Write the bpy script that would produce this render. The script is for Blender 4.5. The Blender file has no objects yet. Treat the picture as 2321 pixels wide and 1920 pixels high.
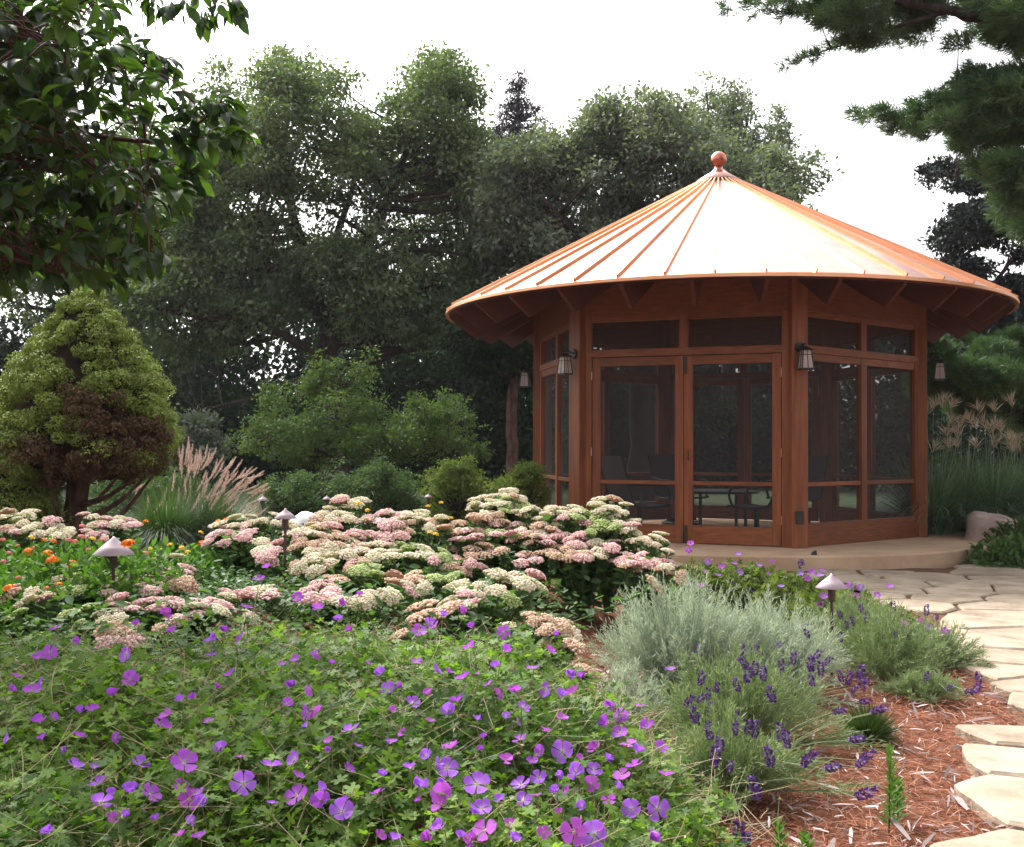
import bpy, math, random
import numpy as np
from mathutils import Vector, Matrix

random.seed(7)
RNG = np.random.default_rng(7)
PI = math.pi
sc = bpy.context.scene
COL = sc.collection

# ------------------------------------------------------------------ camera
F_PX, PITCH, ROLL, EYE = 2450.0, 0.0214, 0.0041, 1.267
cam_d = bpy.data.cameras.new('camera')
cam = bpy.data.objects.new('camera', cam_d)
COL.objects.link(cam)
cam_d.sensor_width = 36.0
cam_d.lens = 36.0 * F_PX / 2321.0
cam_d.clip_start, cam_d.clip_end = 0.05, 2000.0
cam.location = (0, 0, EYE)
cam.rotation_euler = (Matrix.Rotation(PI / 2 + PITCH, 4, 'X') @ Matrix.Rotation(ROLL, 4, 'Z')).to_euler()
sc.camera = cam

# ------------------------------------------------------------------ light
SUN_EL, SUN_AZ = math.radians(50), math.radians(-32)      # azimuth from +Y towards +X
w = bpy.data.worlds.new('World')
sc.world = w
w.use_nodes = True
nt = w.node_tree
for n in list(nt.nodes):
    nt.nodes.remove(n)
sky = nt.nodes.new('ShaderNodeTexSky')
sky.sky_type = 'NISHITA'
sky.sun_disc = False
sky.sun_elevation = SUN_EL
sky.sun_rotation = SUN_AZ
sky.air_density, sky.dust_density, sky.ozone_density = 1.0, 6.0, 1.0
hs = nt.nodes.new('ShaderNodeHueSaturation')
hs.inputs['Saturation'].default_value = 0.12
bg = nt.nodes.new('ShaderNodeBackground')
bg.inputs['Strength'].default_value = 0.15
wo = nt.nodes.new('ShaderNodeOutputWorld')
nt.links.new(sky.outputs[0], hs.inputs['Color'])
nt.links.new(hs.outputs[0], bg.inputs['Color'])
nt.links.new(bg.outputs[0], wo.inputs['Surface'])
sd = bpy.data.lights.new('sun', 'SUN')
sd.energy, sd.angle, sd.color = 1.6, math.radians(10), (1.0, 0.97, 0.92)
so = bpy.data.objects.new('sun', sd)
COL.objects.link(so)
sdir = Vector((math.sin(SUN_AZ) * math.cos(SUN_EL), math.cos(SUN_AZ) * math.cos(SUN_EL), math.sin(SUN_EL)))
so.rotation_euler = sdir.to_track_quat('Z', 'Y').to_euler()
sc.view_settings.view_transform = 'Standard'
sc.view_settings.look = 'None'
sc.view_settings.gamma = 1.0
sc.view_settings.use_curve_mapping = False
sc.view_settings.exposure = 1.45
sc.cycles.max_bounces = 8
sc.cycles.diffuse_bounces = 4
sc.cycles.transparent_max_bounces = 16
sc.cycles.use_denoising = True


def at(px, py, Y):
    """world point seen at photo pixel (px, py) at distance Y in front of the camera"""
    u, v = px - 1160.5, py - 960.0
    cr, sr = math.cos(ROLL), math.sin(ROLL)
    u, v = u * cr + v * sr, -u * sr + v * cr
    a, b = u / F_PX, -v / F_PX
    c, s = math.cos(PITCH), math.sin(PITCH)
    d = np.array([a, c - b * s, s + b * c])
    d = d / d[1] * Y
    return np.array([d[0], Y, EYE + d[2]])


# ------------------------------------------------------------------ materials
def newmat(name):
    m = bpy.data.materials.new(name)
    m.use_nodes = True
    t = m.node_tree
    for n in list(t.nodes):
        t.nodes.remove(n)
    out = t.nodes.new('ShaderNodeOutputMaterial')
    return m, t, out


def ramp(t, stops):
    r = t.nodes.new('ShaderNodeValToRGB')
    e = r.color_ramp.elements
    while len(e) > 1:
        e.remove(e[-1])
    e[0].position, e[0].color = stops[0][0], (*stops[0][1], 1)
    for p, c in stops[1:]:
        x = e.new(p)
        x.color = (*c, 1)
    return r


def leafmat(name, cols, trans=0.35, rough=0.5, spec=0.3, attr='rnd', tcol=(1.0, 1.15, 0.45)):
    """foliage: per-leaf colour, some light passing through"""
    m, t, out = newmat(name)
    a = t.nodes.new('ShaderNodeAttribute')
    a.attribute_name = attr
    n = len(cols)
    r = ramp(t, [(i / max(1, n - 1), c) for i, c in enumerate(cols)])
    t.links.new(a.outputs['Fac'], r.inputs[0])
    p = t.nodes.new('ShaderNodeBsdfPrincipled')
    p.inputs['Roughness'].default_value = rough
    p.inputs['Specular IOR Level'].default_value = spec
    t.links.new(r.outputs[0], p.inputs['Base Color'])
    tr = t.nodes.new('ShaderNodeBsdfTranslucent')
    mul = t.nodes.new('ShaderNodeMix')
    mul.data_type = 'RGBA'
    mul.blend_type = 'MULTIPLY'
    mul.inputs[0].default_value = 1
    mul.inputs[7].default_value = (*tcol, 1)
    t.links.new(r.outputs[0], mul.inputs[6])
    t.links.new(mul.outputs[2], tr.inputs[0])
    mx = t.nodes.new('ShaderNodeMixShader')
    mx.inputs[0].default_value = trans
    t.links.new(p.outputs[0], mx.inputs[1])
    t.links.new(tr.outputs[0], mx.inputs[2])
    t.links.new(mx.outputs[0], out.inputs[0])
    return m


def surfmat(name, cols, rough=0.6, metal=0.0, spec=0.4, scale=(4, 4, 4), bump=0.0, bscale=None, detail=5, objrand=0.0, coords='Object', rmap=None):
    """noise driven surface colour with optional bump and a per-object tint"""
    m, t, out = newmat(name)
    tc = t.nodes.new('ShaderNodeTexCoord')
    mp = t.nodes.new('ShaderNodeMapping')
    mp.inputs['Scale'].default_value = scale
    t.links.new(tc.outputs[coords], mp.inputs[0])
    nz = t.nodes.new('ShaderNodeTexNoise')
    nz.inputs['Scale'].default_value = 1
    nz.inputs['Detail'].default_value = detail
    nz.inputs['Roughness'].default_value = 0.62
    t.links.new(mp.outputs[0], nz.inputs[0])
    n = len(cols)
    r = ramp(t, [(0.28 + 0.44 * i / max(1, n - 1), c) for i, c in enumerate(cols)])
    t.links.new(nz.outputs[0], r.inputs[0])
    col = r.outputs[0]
    if objrand:
        oi = t.nodes.new('ShaderNodeObjectInfo')
        mr = t.nodes.new('ShaderNodeMapRange')
        mr.inputs[3].default_value = 1 - objrand
        mr.inputs[4].default_value = 1 + objrand
        t.links.new(oi.outputs['Random'], mr.inputs[0])
        h = t.nodes.new('ShaderNodeHueSaturation')
        t.links.new(mr.outputs[0], h.inputs['Value'])
        t.links.new(col, h.inputs['Color'])
        col = h.outputs[0]
    p = t.nodes.new('ShaderNodeBsdfPrincipled')
    p.inputs['Roughness'].default_value = rough
    p.inputs['Metallic'].default_value = metal
    p.inputs['Specular IOR Level'].default_value = spec
    t.links.new(col, p.inputs['Base Color'])
    if rmap:
        mr = t.nodes.new('ShaderNodeMapRange')
        mr.inputs[3].default_value, mr.inputs[4].default_value = rmap
        t.links.new(nz.outputs[0], mr.inputs[0])
        t.links.new(mr.outputs[0], p.inputs['Roughness'])
    if bump:
        b = t.nodes.new('ShaderNodeBump')
        b.inputs['Strength'].default_value = bump
        b.inputs['Distance'].default_value = 0.02
        if bscale:
            n2 = t.nodes.new('ShaderNodeTexNoise')
            n2.inputs['Scale'].default_value = bscale
            n2.inputs['Detail'].default_value = 6
            t.links.new(tc.outputs[coords], n2.inputs[0])
            t.links.new(n2.outputs[0], b.inputs['Height'])
        else:
            t.links.new(nz.outputs[0], b.inputs['Height'])
        t.links.new(b.outputs[0], p.inputs['Normal'])
    t.links.new(p.outputs[0], out.inputs[0])
    return m


def plain(name, col, rough=0.5, metal=0.0, spec=0.5):
    m, t, out = newmat(name)
    p = t.nodes.new('ShaderNodeBsdfPrincipled')
    p.inputs['Base Color'].default_value = (*col, 1)
    p.inputs['Roughness'].default_value = rough
    p.inputs['Metallic'].default_value = metal
    p.inputs['Specular IOR Level'].default_value = spec
    t.links.new(p.outputs[0], out.inputs[0])
    return m


M = {}
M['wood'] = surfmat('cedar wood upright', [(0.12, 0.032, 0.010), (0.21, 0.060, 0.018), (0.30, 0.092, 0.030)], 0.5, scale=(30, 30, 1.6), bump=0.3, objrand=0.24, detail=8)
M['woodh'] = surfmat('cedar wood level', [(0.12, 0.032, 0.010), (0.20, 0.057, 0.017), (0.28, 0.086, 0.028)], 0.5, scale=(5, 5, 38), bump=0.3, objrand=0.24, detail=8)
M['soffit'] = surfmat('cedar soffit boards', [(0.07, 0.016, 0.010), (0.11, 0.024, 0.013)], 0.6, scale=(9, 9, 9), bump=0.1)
M['copper'] = surfmat('copper sheet', [(0.56, 0.32, 0.27), (0.68, 0.41, 0.34), (0.5, 0.28, 0.24)], 0.3, 1.0, scale=(2.4, 2.4, 1.2), objrand=0.07, rmap=(0.2, 0.38), bump=0.03)
M['seam'] = surfmat('copper seam', [(0.78, 0.37, 0.2), (0.86, 0.44, 0.26)], 0.42, 1.0, scale=(3, 3, 3))
M['ball'] = surfmat('copper ball', [(0.6, 0.2, 0.13), (0.7, 0.27, 0.18)], 0.3, 1.0, scale=(6, 6, 6))
M['black'] = plain('black iron', (0.016, 0.013, 0.013), 0.45)
M['brass'] = plain('brass hinge', (0.7, 0.42, 0.25), 0.35, 1.0)
M['milk'] = surfmat('frosted glass', [(0.34, 0.26, 0.24), (0.42, 0.34, 0.31)], 0.35, scale=(9, 9, 9))
M['concrete'] = surfmat('tan concrete', [(0.38, 0.25, 0.165), (0.5, 0.34, 0.225), (0.57, 0.4, 0.275)], 0.8, scale=(2.2, 2.2, 2.2), bump=0.12, bscale=60, spec=0.2)
M['lampcap'] = surfmat('mauve bronze cap', [(0.36, 0.27, 0.31), (0.42, 0.32, 0.36)], 0.5, scale=(12, 12, 12), spec=0.4, metal=0.25)
M['stem_metal'] = plain('bronze stem', (0.06, 0.03, 0.025), 0.5)
M['sling'] = surfmat('sling fabric', [(0.09, 0.075, 0.075), (0.13, 0.11, 0.11)], 0.8, scale=(80, 80, 80))
M['bark'] = surfmat('dark bark', [(0.022, 0.016, 0.015), (0.045, 0.033, 0.03), (0.075, 0.058, 0.052)], 0.9, scale=(14, 14, 3), bump=0.8, spec=0.15)
M['barkred'] = surfmat('reddish bark', [(0.045, 0.022, 0.018), (0.10, 0.05, 0.042), (0.17, 0.1, 0.09)], 0.9, scale=(16, 16, 5), bump=0.9, spec=0.15)
M['twigred'] = surfmat('red twig', [(0.05, 0.016, 0.016), (0.11, 0.035, 0.03)], 0.7, scale=(20, 20, 20))
M['soil'] = surfmat('mulched soil', [(0.07, 0.026, 0.015), (0.16, 0.058, 0.032), (0.27, 0.11, 0.065)], 0.95, scale=(16, 16, 16), bump=1.0, bscale=70, spec=0.1, detail=9)
M['lawn'] = surfmat('lawn', [(0.025, 0.05, 0.012), (0.045, 0.08, 0.018)], 0.9, scale=(3, 3, 3), bump=0.5, bscale=90)
M['stone'] = surfmat('cream flagstone', [(0.2, 0.15, 0.105), (0.34, 0.27, 0.2), (0.44, 0.36, 0.28)], 0.85, scale=(3.5, 3.5, 3.5), bump=0.35, bscale=30, objrand=0.1, spec=0.2, detail=8)
M['joint'] = surfmat('path bed', [(0.1, 0.05, 0.032), (0.2, 0.11, 0.07)], 0.95, scale=(30, 30, 30), bump=0.8, spec=0.1)
M['boulder'] = surfmat('pink boulder', [(0.3, 0.19, 0.17), (0.42, 0.3, 0.27), (0.5, 0.4, 0.36)], 0.85, scale=(7, 7, 7), bump=0.6, spec=0.2)
M['white_rock'] = surfmat('white rock', [(0.62, 0.6, 0.62), (0.78, 0.76, 0.78)], 0.8, scale=(6, 6, 6), bump=0.4)

m, t, out = newmat('insect screen')
tb = t.nodes.new('ShaderNodeBsdfTransparent')
pb = t.nodes.new('ShaderNodeBsdfPrincipled')
pb.inputs['Base Color'].default_value = (0.022, 0.018, 0.023, 1)
pb.inputs['Roughness'].default_value = 0.6
mx = t.nodes.new('ShaderNodeMixShader')
mx.inputs[0].default_value = 0.4
t.links.new(tb.outputs[0], mx.inputs[1])
t.links.new(pb.outputs[0], mx.inputs[2])
t.links.new(mx.outputs[0], out.inputs[0])
M['screen'] = m

M['lf_oak'] = leafmat('oak leaves', [(0.055, 0.085, 0.052), (0.105, 0.142, 0.085), (0.18, 0.225, 0.135), (0.28, 0.32, 0.21)], 0.42, 0.6, 0.25)
M['lf_grey'] = leafmat('grey oak leaves', [(0.085, 0.108, 0.088), (0.15, 0.175, 0.145), (0.27, 0.295, 0.245)], 0.38, 0.6, 0.25)
M['lf_dark'] = leafmat('dark leaves', [(0.008, 0.015, 0.01), (0.015, 0.028, 0.014), (0.028, 0.046, 0.022)], 0.15, 0.9, 0.05)  # near black, so the undergrowth carries the shade under the crowns
M['lf_fir'] = leafmat('fir needles', [(0.015, 0.025, 0.03), (0.028, 0.04, 0.045), (0.04, 0.06, 0.05)], 0.1, 0.6, 0.3)
M['lf_spire'] = leafmat('plum needles', [(0.05, 0.035, 0.06), (0.07, 0.06, 0.075)], 0.1, 0.6, 0.3)
M['lf_pine'] = leafmat('pine needles', [(0.035, 0.065, 0.045), (0.065, 0.115, 0.06), (0.12, 0.2, 0.085)], 0.3, 0.5, 0.4)
M['lf_near'] = leafmat('broad leaves', [(0.02, 0.04, 0.022), (0.035, 0.065, 0.022), (0.055, 0.1, 0.025), (0.085, 0.14, 0.03)], 0.5, 0.4, 0.5, tcol=(1.25, 1.5, 0.4))
M['lf_bush'] = leafmat('crabapple leaves', [(0.04, 0.07, 0.028), (0.07, 0.11, 0.04), (0.125, 0.17, 0.065)], 0.4, 0.65, 0.12)
M['lf_shrub'] = leafmat('low shrub leaves', [(0.045, 0.08, 0.04), (0.075, 0.12, 0.055), (0.12, 0.17, 0.075)], 0.35, 0.7, 0.12)
M['lf_yshrub'] = leafmat('yellow green leaves', [(0.07, 0.1, 0.03), (0.12, 0.16, 0.045), (0.2, 0.24, 0.08)], 0.4, 0.7, 0.12)
M['lf_alb'] = leafmat('alberta spruce needles', [(0.11, 0.055, 0.04), (0.14, 0.1, 0.04), (0.13, 0.16, 0.035), (0.21, 0.28, 0.055), (0.36, 0.43, 0.11)], 0.15, 0.6, 0.3)
M['alb_core'] = surfmat('shade dark inner twigs', [(0.012, 0.008, 0.006), (0.04, 0.022, 0.014)], 0.95, scale=(14, 14, 14), bump=1.0)
M['lf_ger'] = leafmat('geranium leaves', [(0.035, 0.08, 0.02), (0.075, 0.145, 0.026), (0.14, 0.24, 0.038), (0.23, 0.35, 0.06), (0.38, 0.44, 0.17)], 0.5, 0.5, 0.2)
M['st_ger'] = leafmat('geranium stems', [(0.12, 0.17, 0.05), (0.25, 0.22, 0.11), (0.38, 0.3, 0.18), (0.3, 0.13, 0.08)], 0.1, 0.6, 0.3)
M['lf_sed'] = leafmat('stonecrop leaves', [(0.05, 0.1, 0.035), (0.09, 0.16, 0.055), (0.14, 0.225, 0.09)], 0.35, 0.65, 0.2)
M['lf_lan'] = leafmat('lantana leaves', [(0.04, 0.1, 0.02), (0.08, 0.17, 0.03), (0.14, 0.25, 0.045)], 0.4, 0.6, 0.2)
M['lf_cover'] = leafmat('low cover leaves', [(0.03, 0.08, 0.018), (0.06, 0.14, 0.025), (0.1, 0.21, 0.04)], 0.35, 0.5, 0.3)
M['lf_lav'] = leafmat('lavender leaves', [(0.26, 0.31, 0.24), (0.4, 0.46, 0.37), (0.56, 0.6, 0.52)], 0.35, 0.6, 0.25, tcol=(1, 1.05, .75))
M['lf_lavg'] = leafmat('greener lavender leaves', [(0.14, 0.19, 0.09), (0.22, 0.28, 0.14), (0.34, 0.4, 0.25)], 0.3, 0.6, 0.25, tcol=(1, 1.1, .6))
M['lf_grass'] = leafmat('fountain grass blades', [(0.035, 0.08, 0.03), (0.07, 0.13, 0.045), (0.13, 0.19, 0.08)], 0.3, 0.45, 0.4)
M['lf_misc'] = leafmat('silver grass blades', [(0.07, 0.13, 0.07), (0.13, 0.21, 0.12), (0.3, 0.38, 0.26)], 0.3, 0.4, 0.5)
M['plume'] = leafmat('pink plume', [(0.42, 0.28, 0.22), (0.55, 0.4, 0.33), (0.66, 0.52, 0.44)], 0.35, 0.8, 0.1, tcol=(1, 1, 1))
M['plume_tan'] = leafmat('tan plume', [(0.45, 0.36, 0.25), (0.65, 0.55, 0.42)], 0.35, 0.8, 0.1, tcol=(1, 1, 1))
M['needle'] = leafmat('pine straw', [(0.1, 0.032, 0.02), (0.22, 0.08, 0.045), (0.34, 0.15, 0.09), (0.42, 0.25, 0.17)], 0.0, 0.9, 0.1)
M['chip'] = leafmat('wood chips', [(0.1, 0.065, 0.06), (0.2, 0.14, 0.13), (0.36, 0.28, 0.27), (0.52, 0.43, 0.42)], 0.0, 0.8, 0.2)
M['lav_fl'] = leafmat('lavender florets', [(0.05, 0.02, 0.08), (0.11, 0.04, 0.2), (0.19, 0.09, 0.33)], 0.2, 0.6, 0.2, tcol=(1, .9, 1))
SED = {
    'c': leafmat('cream sedum florets', [(0.45, 0.46, 0.24), (0.66, 0.6, 0.42), (0.74, 0.64, 0.52), (0.74, 0.54, 0.48)], 0.2, 0.7, 0.2, tcol=(1, 1, .8)),
    'p': leafmat('pink sedum florets', [(0.55, 0.27, 0.27), (0.68, 0.4, 0.4), (0.74, 0.53, 0.5), (0.68, 0.58, 0.48)], 0.2, 0.7, 0.2, tcol=(1, .9, .9)),
    's': leafmat('salmon sedum florets', [(0.46, 0.24, 0.18), (0.6, 0.38, 0.29), (0.66, 0.5, 0.36), (0.56, 0.52, 0.3)], 0.2, 0.7, 0.2, tcol=(1, .95, .8)),
    'g': leafmat('green sedum florets', [(0.24, 0.34, 0.1), (0.38, 0.46, 0.17), (0.52, 0.55, 0.28)], 0.25, 0.7, 0.2, tcol=(1, 1, .6)),
}


def petalmat(name, outer, mid, inner):
    m, t, out = newmat(name)
    a = t.nodes.new('ShaderNodeAttribute')
    a.attribute_name = 'rnd'
    r = ramp(t, [(0.0, inner), (0.3, mid), (0.6, outer), (1.0, outer)])
    t.links.new(a.outputs['Fac'], r.inputs[0])
    p = t.nodes.new('ShaderNodeBsdfPrincipled')
    p.inputs['Roughness'].default_value = 0.6
    p.inputs['Specular IOR Level'].default_value = 0.2
    t.links.new(r.outputs[0], p.inputs['Base Color'])
    tr = t.nodes.new('ShaderNodeBsdfTranslucent')
    t.links.new(r.outputs[0], tr.inputs[0])
    mx = t.nodes.new('ShaderNodeMixShader')
    mx.inputs[0].default_value = 0.45
    t.links.new(p.outputs[0], mx.inputs[1])
    t.links.new(tr.outputs[0], mx.inputs[2])
    t.links.new(mx.outputs[0], out.inputs[0])
    return m


PET = [petalmat('violet petal', (0.38, 0.12, 0.68), (0.5, 0.22, 0.76), (0.85, 0.72, 0.9)),
       petalmat('purple petal', (0.42, 0.09, 0.62), (0.46, 0.12, 0.64), (0.6, 0.35, 0.65)),
       petalmat('magenta petal', (0.48, 0.09, 0.58), (0.52, 0.1, 0.57), (0.5, 0.2, 0.5))]
M['orange'] = leafmat('orange lantana florets', [(0.75, 0.1, 0.01), (0.85, 0.2, 0.02), (0.85, 0.35, 0.03)], 0.3, 0.6, 0.2, tcol=(1, 1, 1))
M['yellow'] = leafmat('yellow florets', [(0.8, 0.5, 0.04), (0.85, 0.65, 0.08)], 0.3, 0.6, 0.2, tcol=(1, 1, 1))
M['rose'] = leafmat('rose lantana florets', [(0.65, 0.13, 0.17), (0.75, 0.28, 0.22)], 0.3, 0.6, 0.2, tcol=(1, 1, 1))


# ------------------------------------------------------------------ helpers
def tag(o, label=None, cat=None, group=None, kind=None):
    if label: o['label'] = label
    if cat: o['category'] = cat
    if group: o['group'] = group
    if kind: o['kind'] = kind
    return o


def wloc(o):
    v = Vector((0, 0, 0))
    while o is not None:
        v = v + o.location
        o = o.parent
    return v


def link(name, me, mat=None, parent=None, loc=None):
    o = bpy.data.objects.new(name, me)
    COL.objects.link(o)
    if mat is not None and me is not None and len(me.materials) == 0:
        me.materials.append(mat)
    if parent is not None:
        o.parent = parent
    if loc is not None:
        o.location = loc
    return o


def thing(name, label, cat, loc=(0, 0, 0), group=None):
    o = bpy.data.objects.new(name, None)
    o.empty_display_size = 0.1
    COL.objects.link(o)
    o.location = loc
    return tag(o, label, cat, group)


def npmesh(name, V, F, rnd=None, smooth=False):
    V = np.asarray(V, dtype=np.float32)
    F = np.asarray(F, dtype=np.int32)
    me = bpy.data.meshes.new(name)
    n, k = F.shape
    me.vertices.add(len(V))
    me.vertices.foreach_set('co', V.ravel())
    me.loops.add(n * k)
    me.loops.foreach_set('vertex_index', F.ravel())
    me.polygons.add(n)
    me.polygons.foreach_set('loop_start', np.arange(0, n * k, k, dtype=np.int32))
    try:
        me.polygons.foreach_set('loop_total', np.full(n, k, dtype=np.int32))
    except Exception:
        pass
    if smooth:
        me.polygons.foreach_set('use_smooth', np.ones(n, dtype=bool))
    if rnd is not None:
        a = me.attributes.new('rnd', 'FLOAT', 'POINT')
        a.data.foreach_set('value', np.clip(np.asarray(rnd, dtype=np.float32), 0, 1))
    me.update(calc_edges=True)
    return me


def pymesh(name, V, F, smooth=False):
    me = bpy.data.meshes.new(name)
    me.from_pydata([tuple(map(float, v)) for v in V], [], F)
    if smooth:
        me.polygons.foreach_set('use_smooth', [True] * len(F))
    me.update()
    return me


def local(V, parent):
    return np.asarray(V, dtype=float) - np.array(wloc(parent)) if parent is not None else np.asarray(V, dtype=float)


def norm(a):
    return a / np.maximum(1e-9, np.linalg.norm(a, axis=-1, keepdims=True))


def instance(tv, tf, P, D, N, S):
    """many copies of a small template (u along D, v across, w along the normal) as one array"""
    tv, tf = np.asarray(tv, float), np.asarray(tf, int)
    D = norm(D)
    B = norm(np.cross(N, D))
    Nn = np.cross(D, B)
    S = np.asarray(S, float).reshape(-1, 1, 1)
    V = P[:, None, :] + S * (tv[None, :, 0:1] * D[:, None, :] + tv[None, :, 1:2] * B[:, None, :] + tv[None, :, 2:3] * Nn[:, None, :])
    F = tf[None] + (np.arange(len(P)) * len(tv))[:, None, None]
    return V.reshape(-1, 3), F.reshape(-1, tf.shape[1])


def randdir(n, up=0.0):
    v = RNG.normal(size=(n, 3))
    v = norm(v)
    v[:, 2] += up
    return norm(v)


T_LEAF = ([(0, 0, 0), (.45, .27, .06), (1, 0, -.06), (.45, -.27, .06)], [(0, 1, 2, 3)])
T_THIN = ([(0, 0, 0), (.4, .13, .03), (1, 0, -.04), (.4, -.13, .03)], [(0, 1, 2, 3)])
T_NEED = ([(0, -.05, 0), (1, 0, 0), (0, .05, 0)], [(0, 1, 2)])
T_OVAL = ([(0, 0, 0), (.25, .2, .03), (.62, .25, .04), (1, 0, -.05), (.62, -.25, .04), (.25, -.2, .03), (.45, 0, -.03)],
          [(0, 6, 1), (1, 6, 2), (2, 6, 3), (3, 6, 4), (4, 6, 5), (5, 6, 0)])


def big_leaf():
    v, f = [], []
    prof = [(0, .0, 0), (.12, .1, .02), (.35, .24, .05), (.6, .27, .03), (.82, .16, -.04), (1, 0, -.14)]
    for u, wd, z in prof:
        v += [(u, wd * .8, z + wd * .35), (u, 0, z), (u, -wd * .8, z + wd * .35)]
    for i in range(5):
        a, b = 3 * i, 3 * i + 3
        f += [(a, a + 1, b + 1), (a, b + 1, b), (a + 1, a + 2, b + 2), (a + 1, b + 2, b + 1)]
    return v, f


T_BIG = big_leaf()


def palmate(lobes=5, spread=2.3, cut=.5):
    v, f = [(0, 0, 0)], []
    for i in range(lobes):
        a = -spread + 2 * spread * i / (lobes - 1)
        L = 1.0 - .12 * abs(i - (lobes - 1) / 2)
        da = spread / (lobes - 1)
        pts = [(a - da * .98, cut), (a - da * .45, L * .86), (a - da * .12, L * .86), (a, L), (a + da * .2, L * .84), (a + da * .5, L * .84)]
        for t_, r in pts:
            v.append((r * math.cos(t_), r * math.sin(t_), .1 * r * r - .02))
    v.append((cut * .9 * math.cos(spread + .5), cut * .9 * math.sin(spread + .5), 0))
    for i in range(1, len(v) - 1):
        f.append((0, i, i + 1))
    return v, f


T_PALM = palmate(5, 2.3, .34)


def tubes(paths, sides=6):
    """paths: list of (points, radii) -> one vertex / face array"""
    V, F = [], []
    base = 0
    for pts, rad in paths:
        pts = np.asarray(pts, float)
        n = len(pts)
        rad = np.asarray(rad, float) * np.ones(n)
        tan = norm(np.gradient(pts, axis=0))
        ref = np.where(np.abs(tan[:, 2:3]) > .9, np.array([[1., 0, 0]]), np.array([[0, 0, 1.]]))
        a = norm(np.cross(tan, ref))
        b = np.cross(tan, a)
        for s in range(sides):
            pass
        ang = np.arange(sides) * 2 * PI / sides
        ring = pts[:, None] + rad[:, None, None] * (np.cos(ang)[None, :, None] * a[:, None] + np.sin(ang)[None, :, None] * b[:, None])
        V.append(ring.reshape(-1, 3))
        i = np.arange(n - 1)[:, None] * sides
        j = np.arange(sides)[None]
        jn = (j + 1) % sides
        q = np.stack([i + j, i + jn, i + sides + jn, i + sides + j], -1).reshape(-1, 4) + base
        F.append(q)
        base += n * sides
    return np.concatenate(V), np.concatenate(F)


def spline(pts, k=6):
    pts = np.asarray(pts, float)
    out = []
    n = len(pts)
    for i in range(n - 1):
        p0, p1, p2, p3 = pts[max(0, i - 1)], pts[i], pts[i + 1], pts[min(n - 1, i + 2)]
        for t_ in np.linspace(0, 1, k, endpoint=False):
            out.append(.5 * ((2 * p1) + (-p0 + p2) * t_ + (2 * p0 - 5 * p1 + 4 * p2 - p3) * t_ ** 2 + (-p0 + 3 * p1 - 3 * p2 + p3) * t_ ** 3))
    out.append(pts[-1])
    return np.array(out)


def box_v(c, ax, ay, az):
    """box from centre and three half-axis vectors"""
    c, ax, ay, az = map(lambda q: np.asarray(q, float), (c, ax, ay, az))
    return [c + sx * ax + sy * ay + sz * az for sz in (-1, 1) for sy in (-1, 1) for sx in (-1, 1)]


BOXF = [(0, 2, 3, 1), (4, 5, 7, 6), (0, 1, 5, 4), (2, 6, 7, 3), (0, 4, 6, 2), (1, 3, 7, 5)]


class MB:
    def __init__(s):
        s.v, s.f = [], []

    def add(s, V, F):
        b = len(s.v)
        s.v += [tuple(x) for x in V]
        s.f += [tuple(i + b for i in q) for q in F]
        return s

    def box(s, c, ax, ay, az):
        return s.add(box_v(c, ax, ay, az), BOXF)

    def tube(s, pts, rad, sides=6):
        V, F = tubes([(pts, rad)], sides)
        n = len(pts)
        s.add(V, [tuple(q) for q in F] + [tuple(range(sides))[::-1], tuple(range((n - 1) * sides, n * sides))])
        return s

    def lathe(s, c, prof, seg=24, caps=True):
        V = [(c[0] + r * math.cos(2 * PI * j / seg), c[1] + r * math.sin(2 * PI * j / seg), c[2] + z) for r, z in prof for j in range(seg)]
        F = [(i * seg + j, i * seg + (j + 1) % seg, (i + 1) * seg + (j + 1) % seg, (i + 1) * seg + j) for i in range(len(prof) - 1) for j in range(seg)]
        if caps:
            F += [tuple(range(seg))[::-1], tuple(range((len(prof) - 1) * seg, len(prof) * seg))]
        return s.add(V, F)

    def build(s, name, mat, parent=None, smooth=False, bevel=0.0):
        V = local(s.v, parent)
        me = pymesh(name, V, s.f, smooth)
        o = link(name, me, mat, parent)
        if bevel:
            b = o.modifiers.new('bevel', 'BEVEL')
            b.width, b.segments = bevel, 1
            b.limit_method = 'ANGLE'
        return o


def sstep(a, b, x):
    t_ = np.clip((np.asarray(x, float) - a) / (b - a), 0, 1)
    return t_ * t_ * (3 - 2 * t_)


def ground_z(X, Y):
    X, Y = np.asarray(X, float), np.asarray(Y, float)
    edge = 0.45 + 0.16 * np.clip(Y - 3, 0, 8)
    g = 0.30 * (1 - sstep(edge - 1.4, edge + .1, X)) * sstep(.4, 4.2, Y) * (1 - sstep(7.4, 10.4, Y))
    g = g + 0.012 * np.sin(X * 5.1 + Y * 2.3) * np.sin(Y * 4.3) * (1 - sstep(9, 10, Y))
    return g * (1 - sstep(edge + .1, edge + .5, X) * .8)


# ------------------------------------------------------------------ thin air volume added to veil the far trees like lens flare
FLARE_VEIL = 0.00038
if FLARE_VEIL:
    m, t, out = newmat('haze air')
    pv = t.nodes.new('ShaderNodeVolumePrincipled')
    pv.inputs['Color'].default_value = (0.95, 0.95, 1.0, 1)
    pv.inputs['Density'].default_value = FLARE_VEIL
    t.links.new(pv.outputs[0], out.inputs['Volume'])
    hv = box_v((0, 120, 6.5), (175, 0, 0), (0, 190, 0), (0, 0, 8.2))
    tag(link('flare_veil', pymesh('flare_veil', hv, BOXF), m), kind='stuff')

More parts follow.
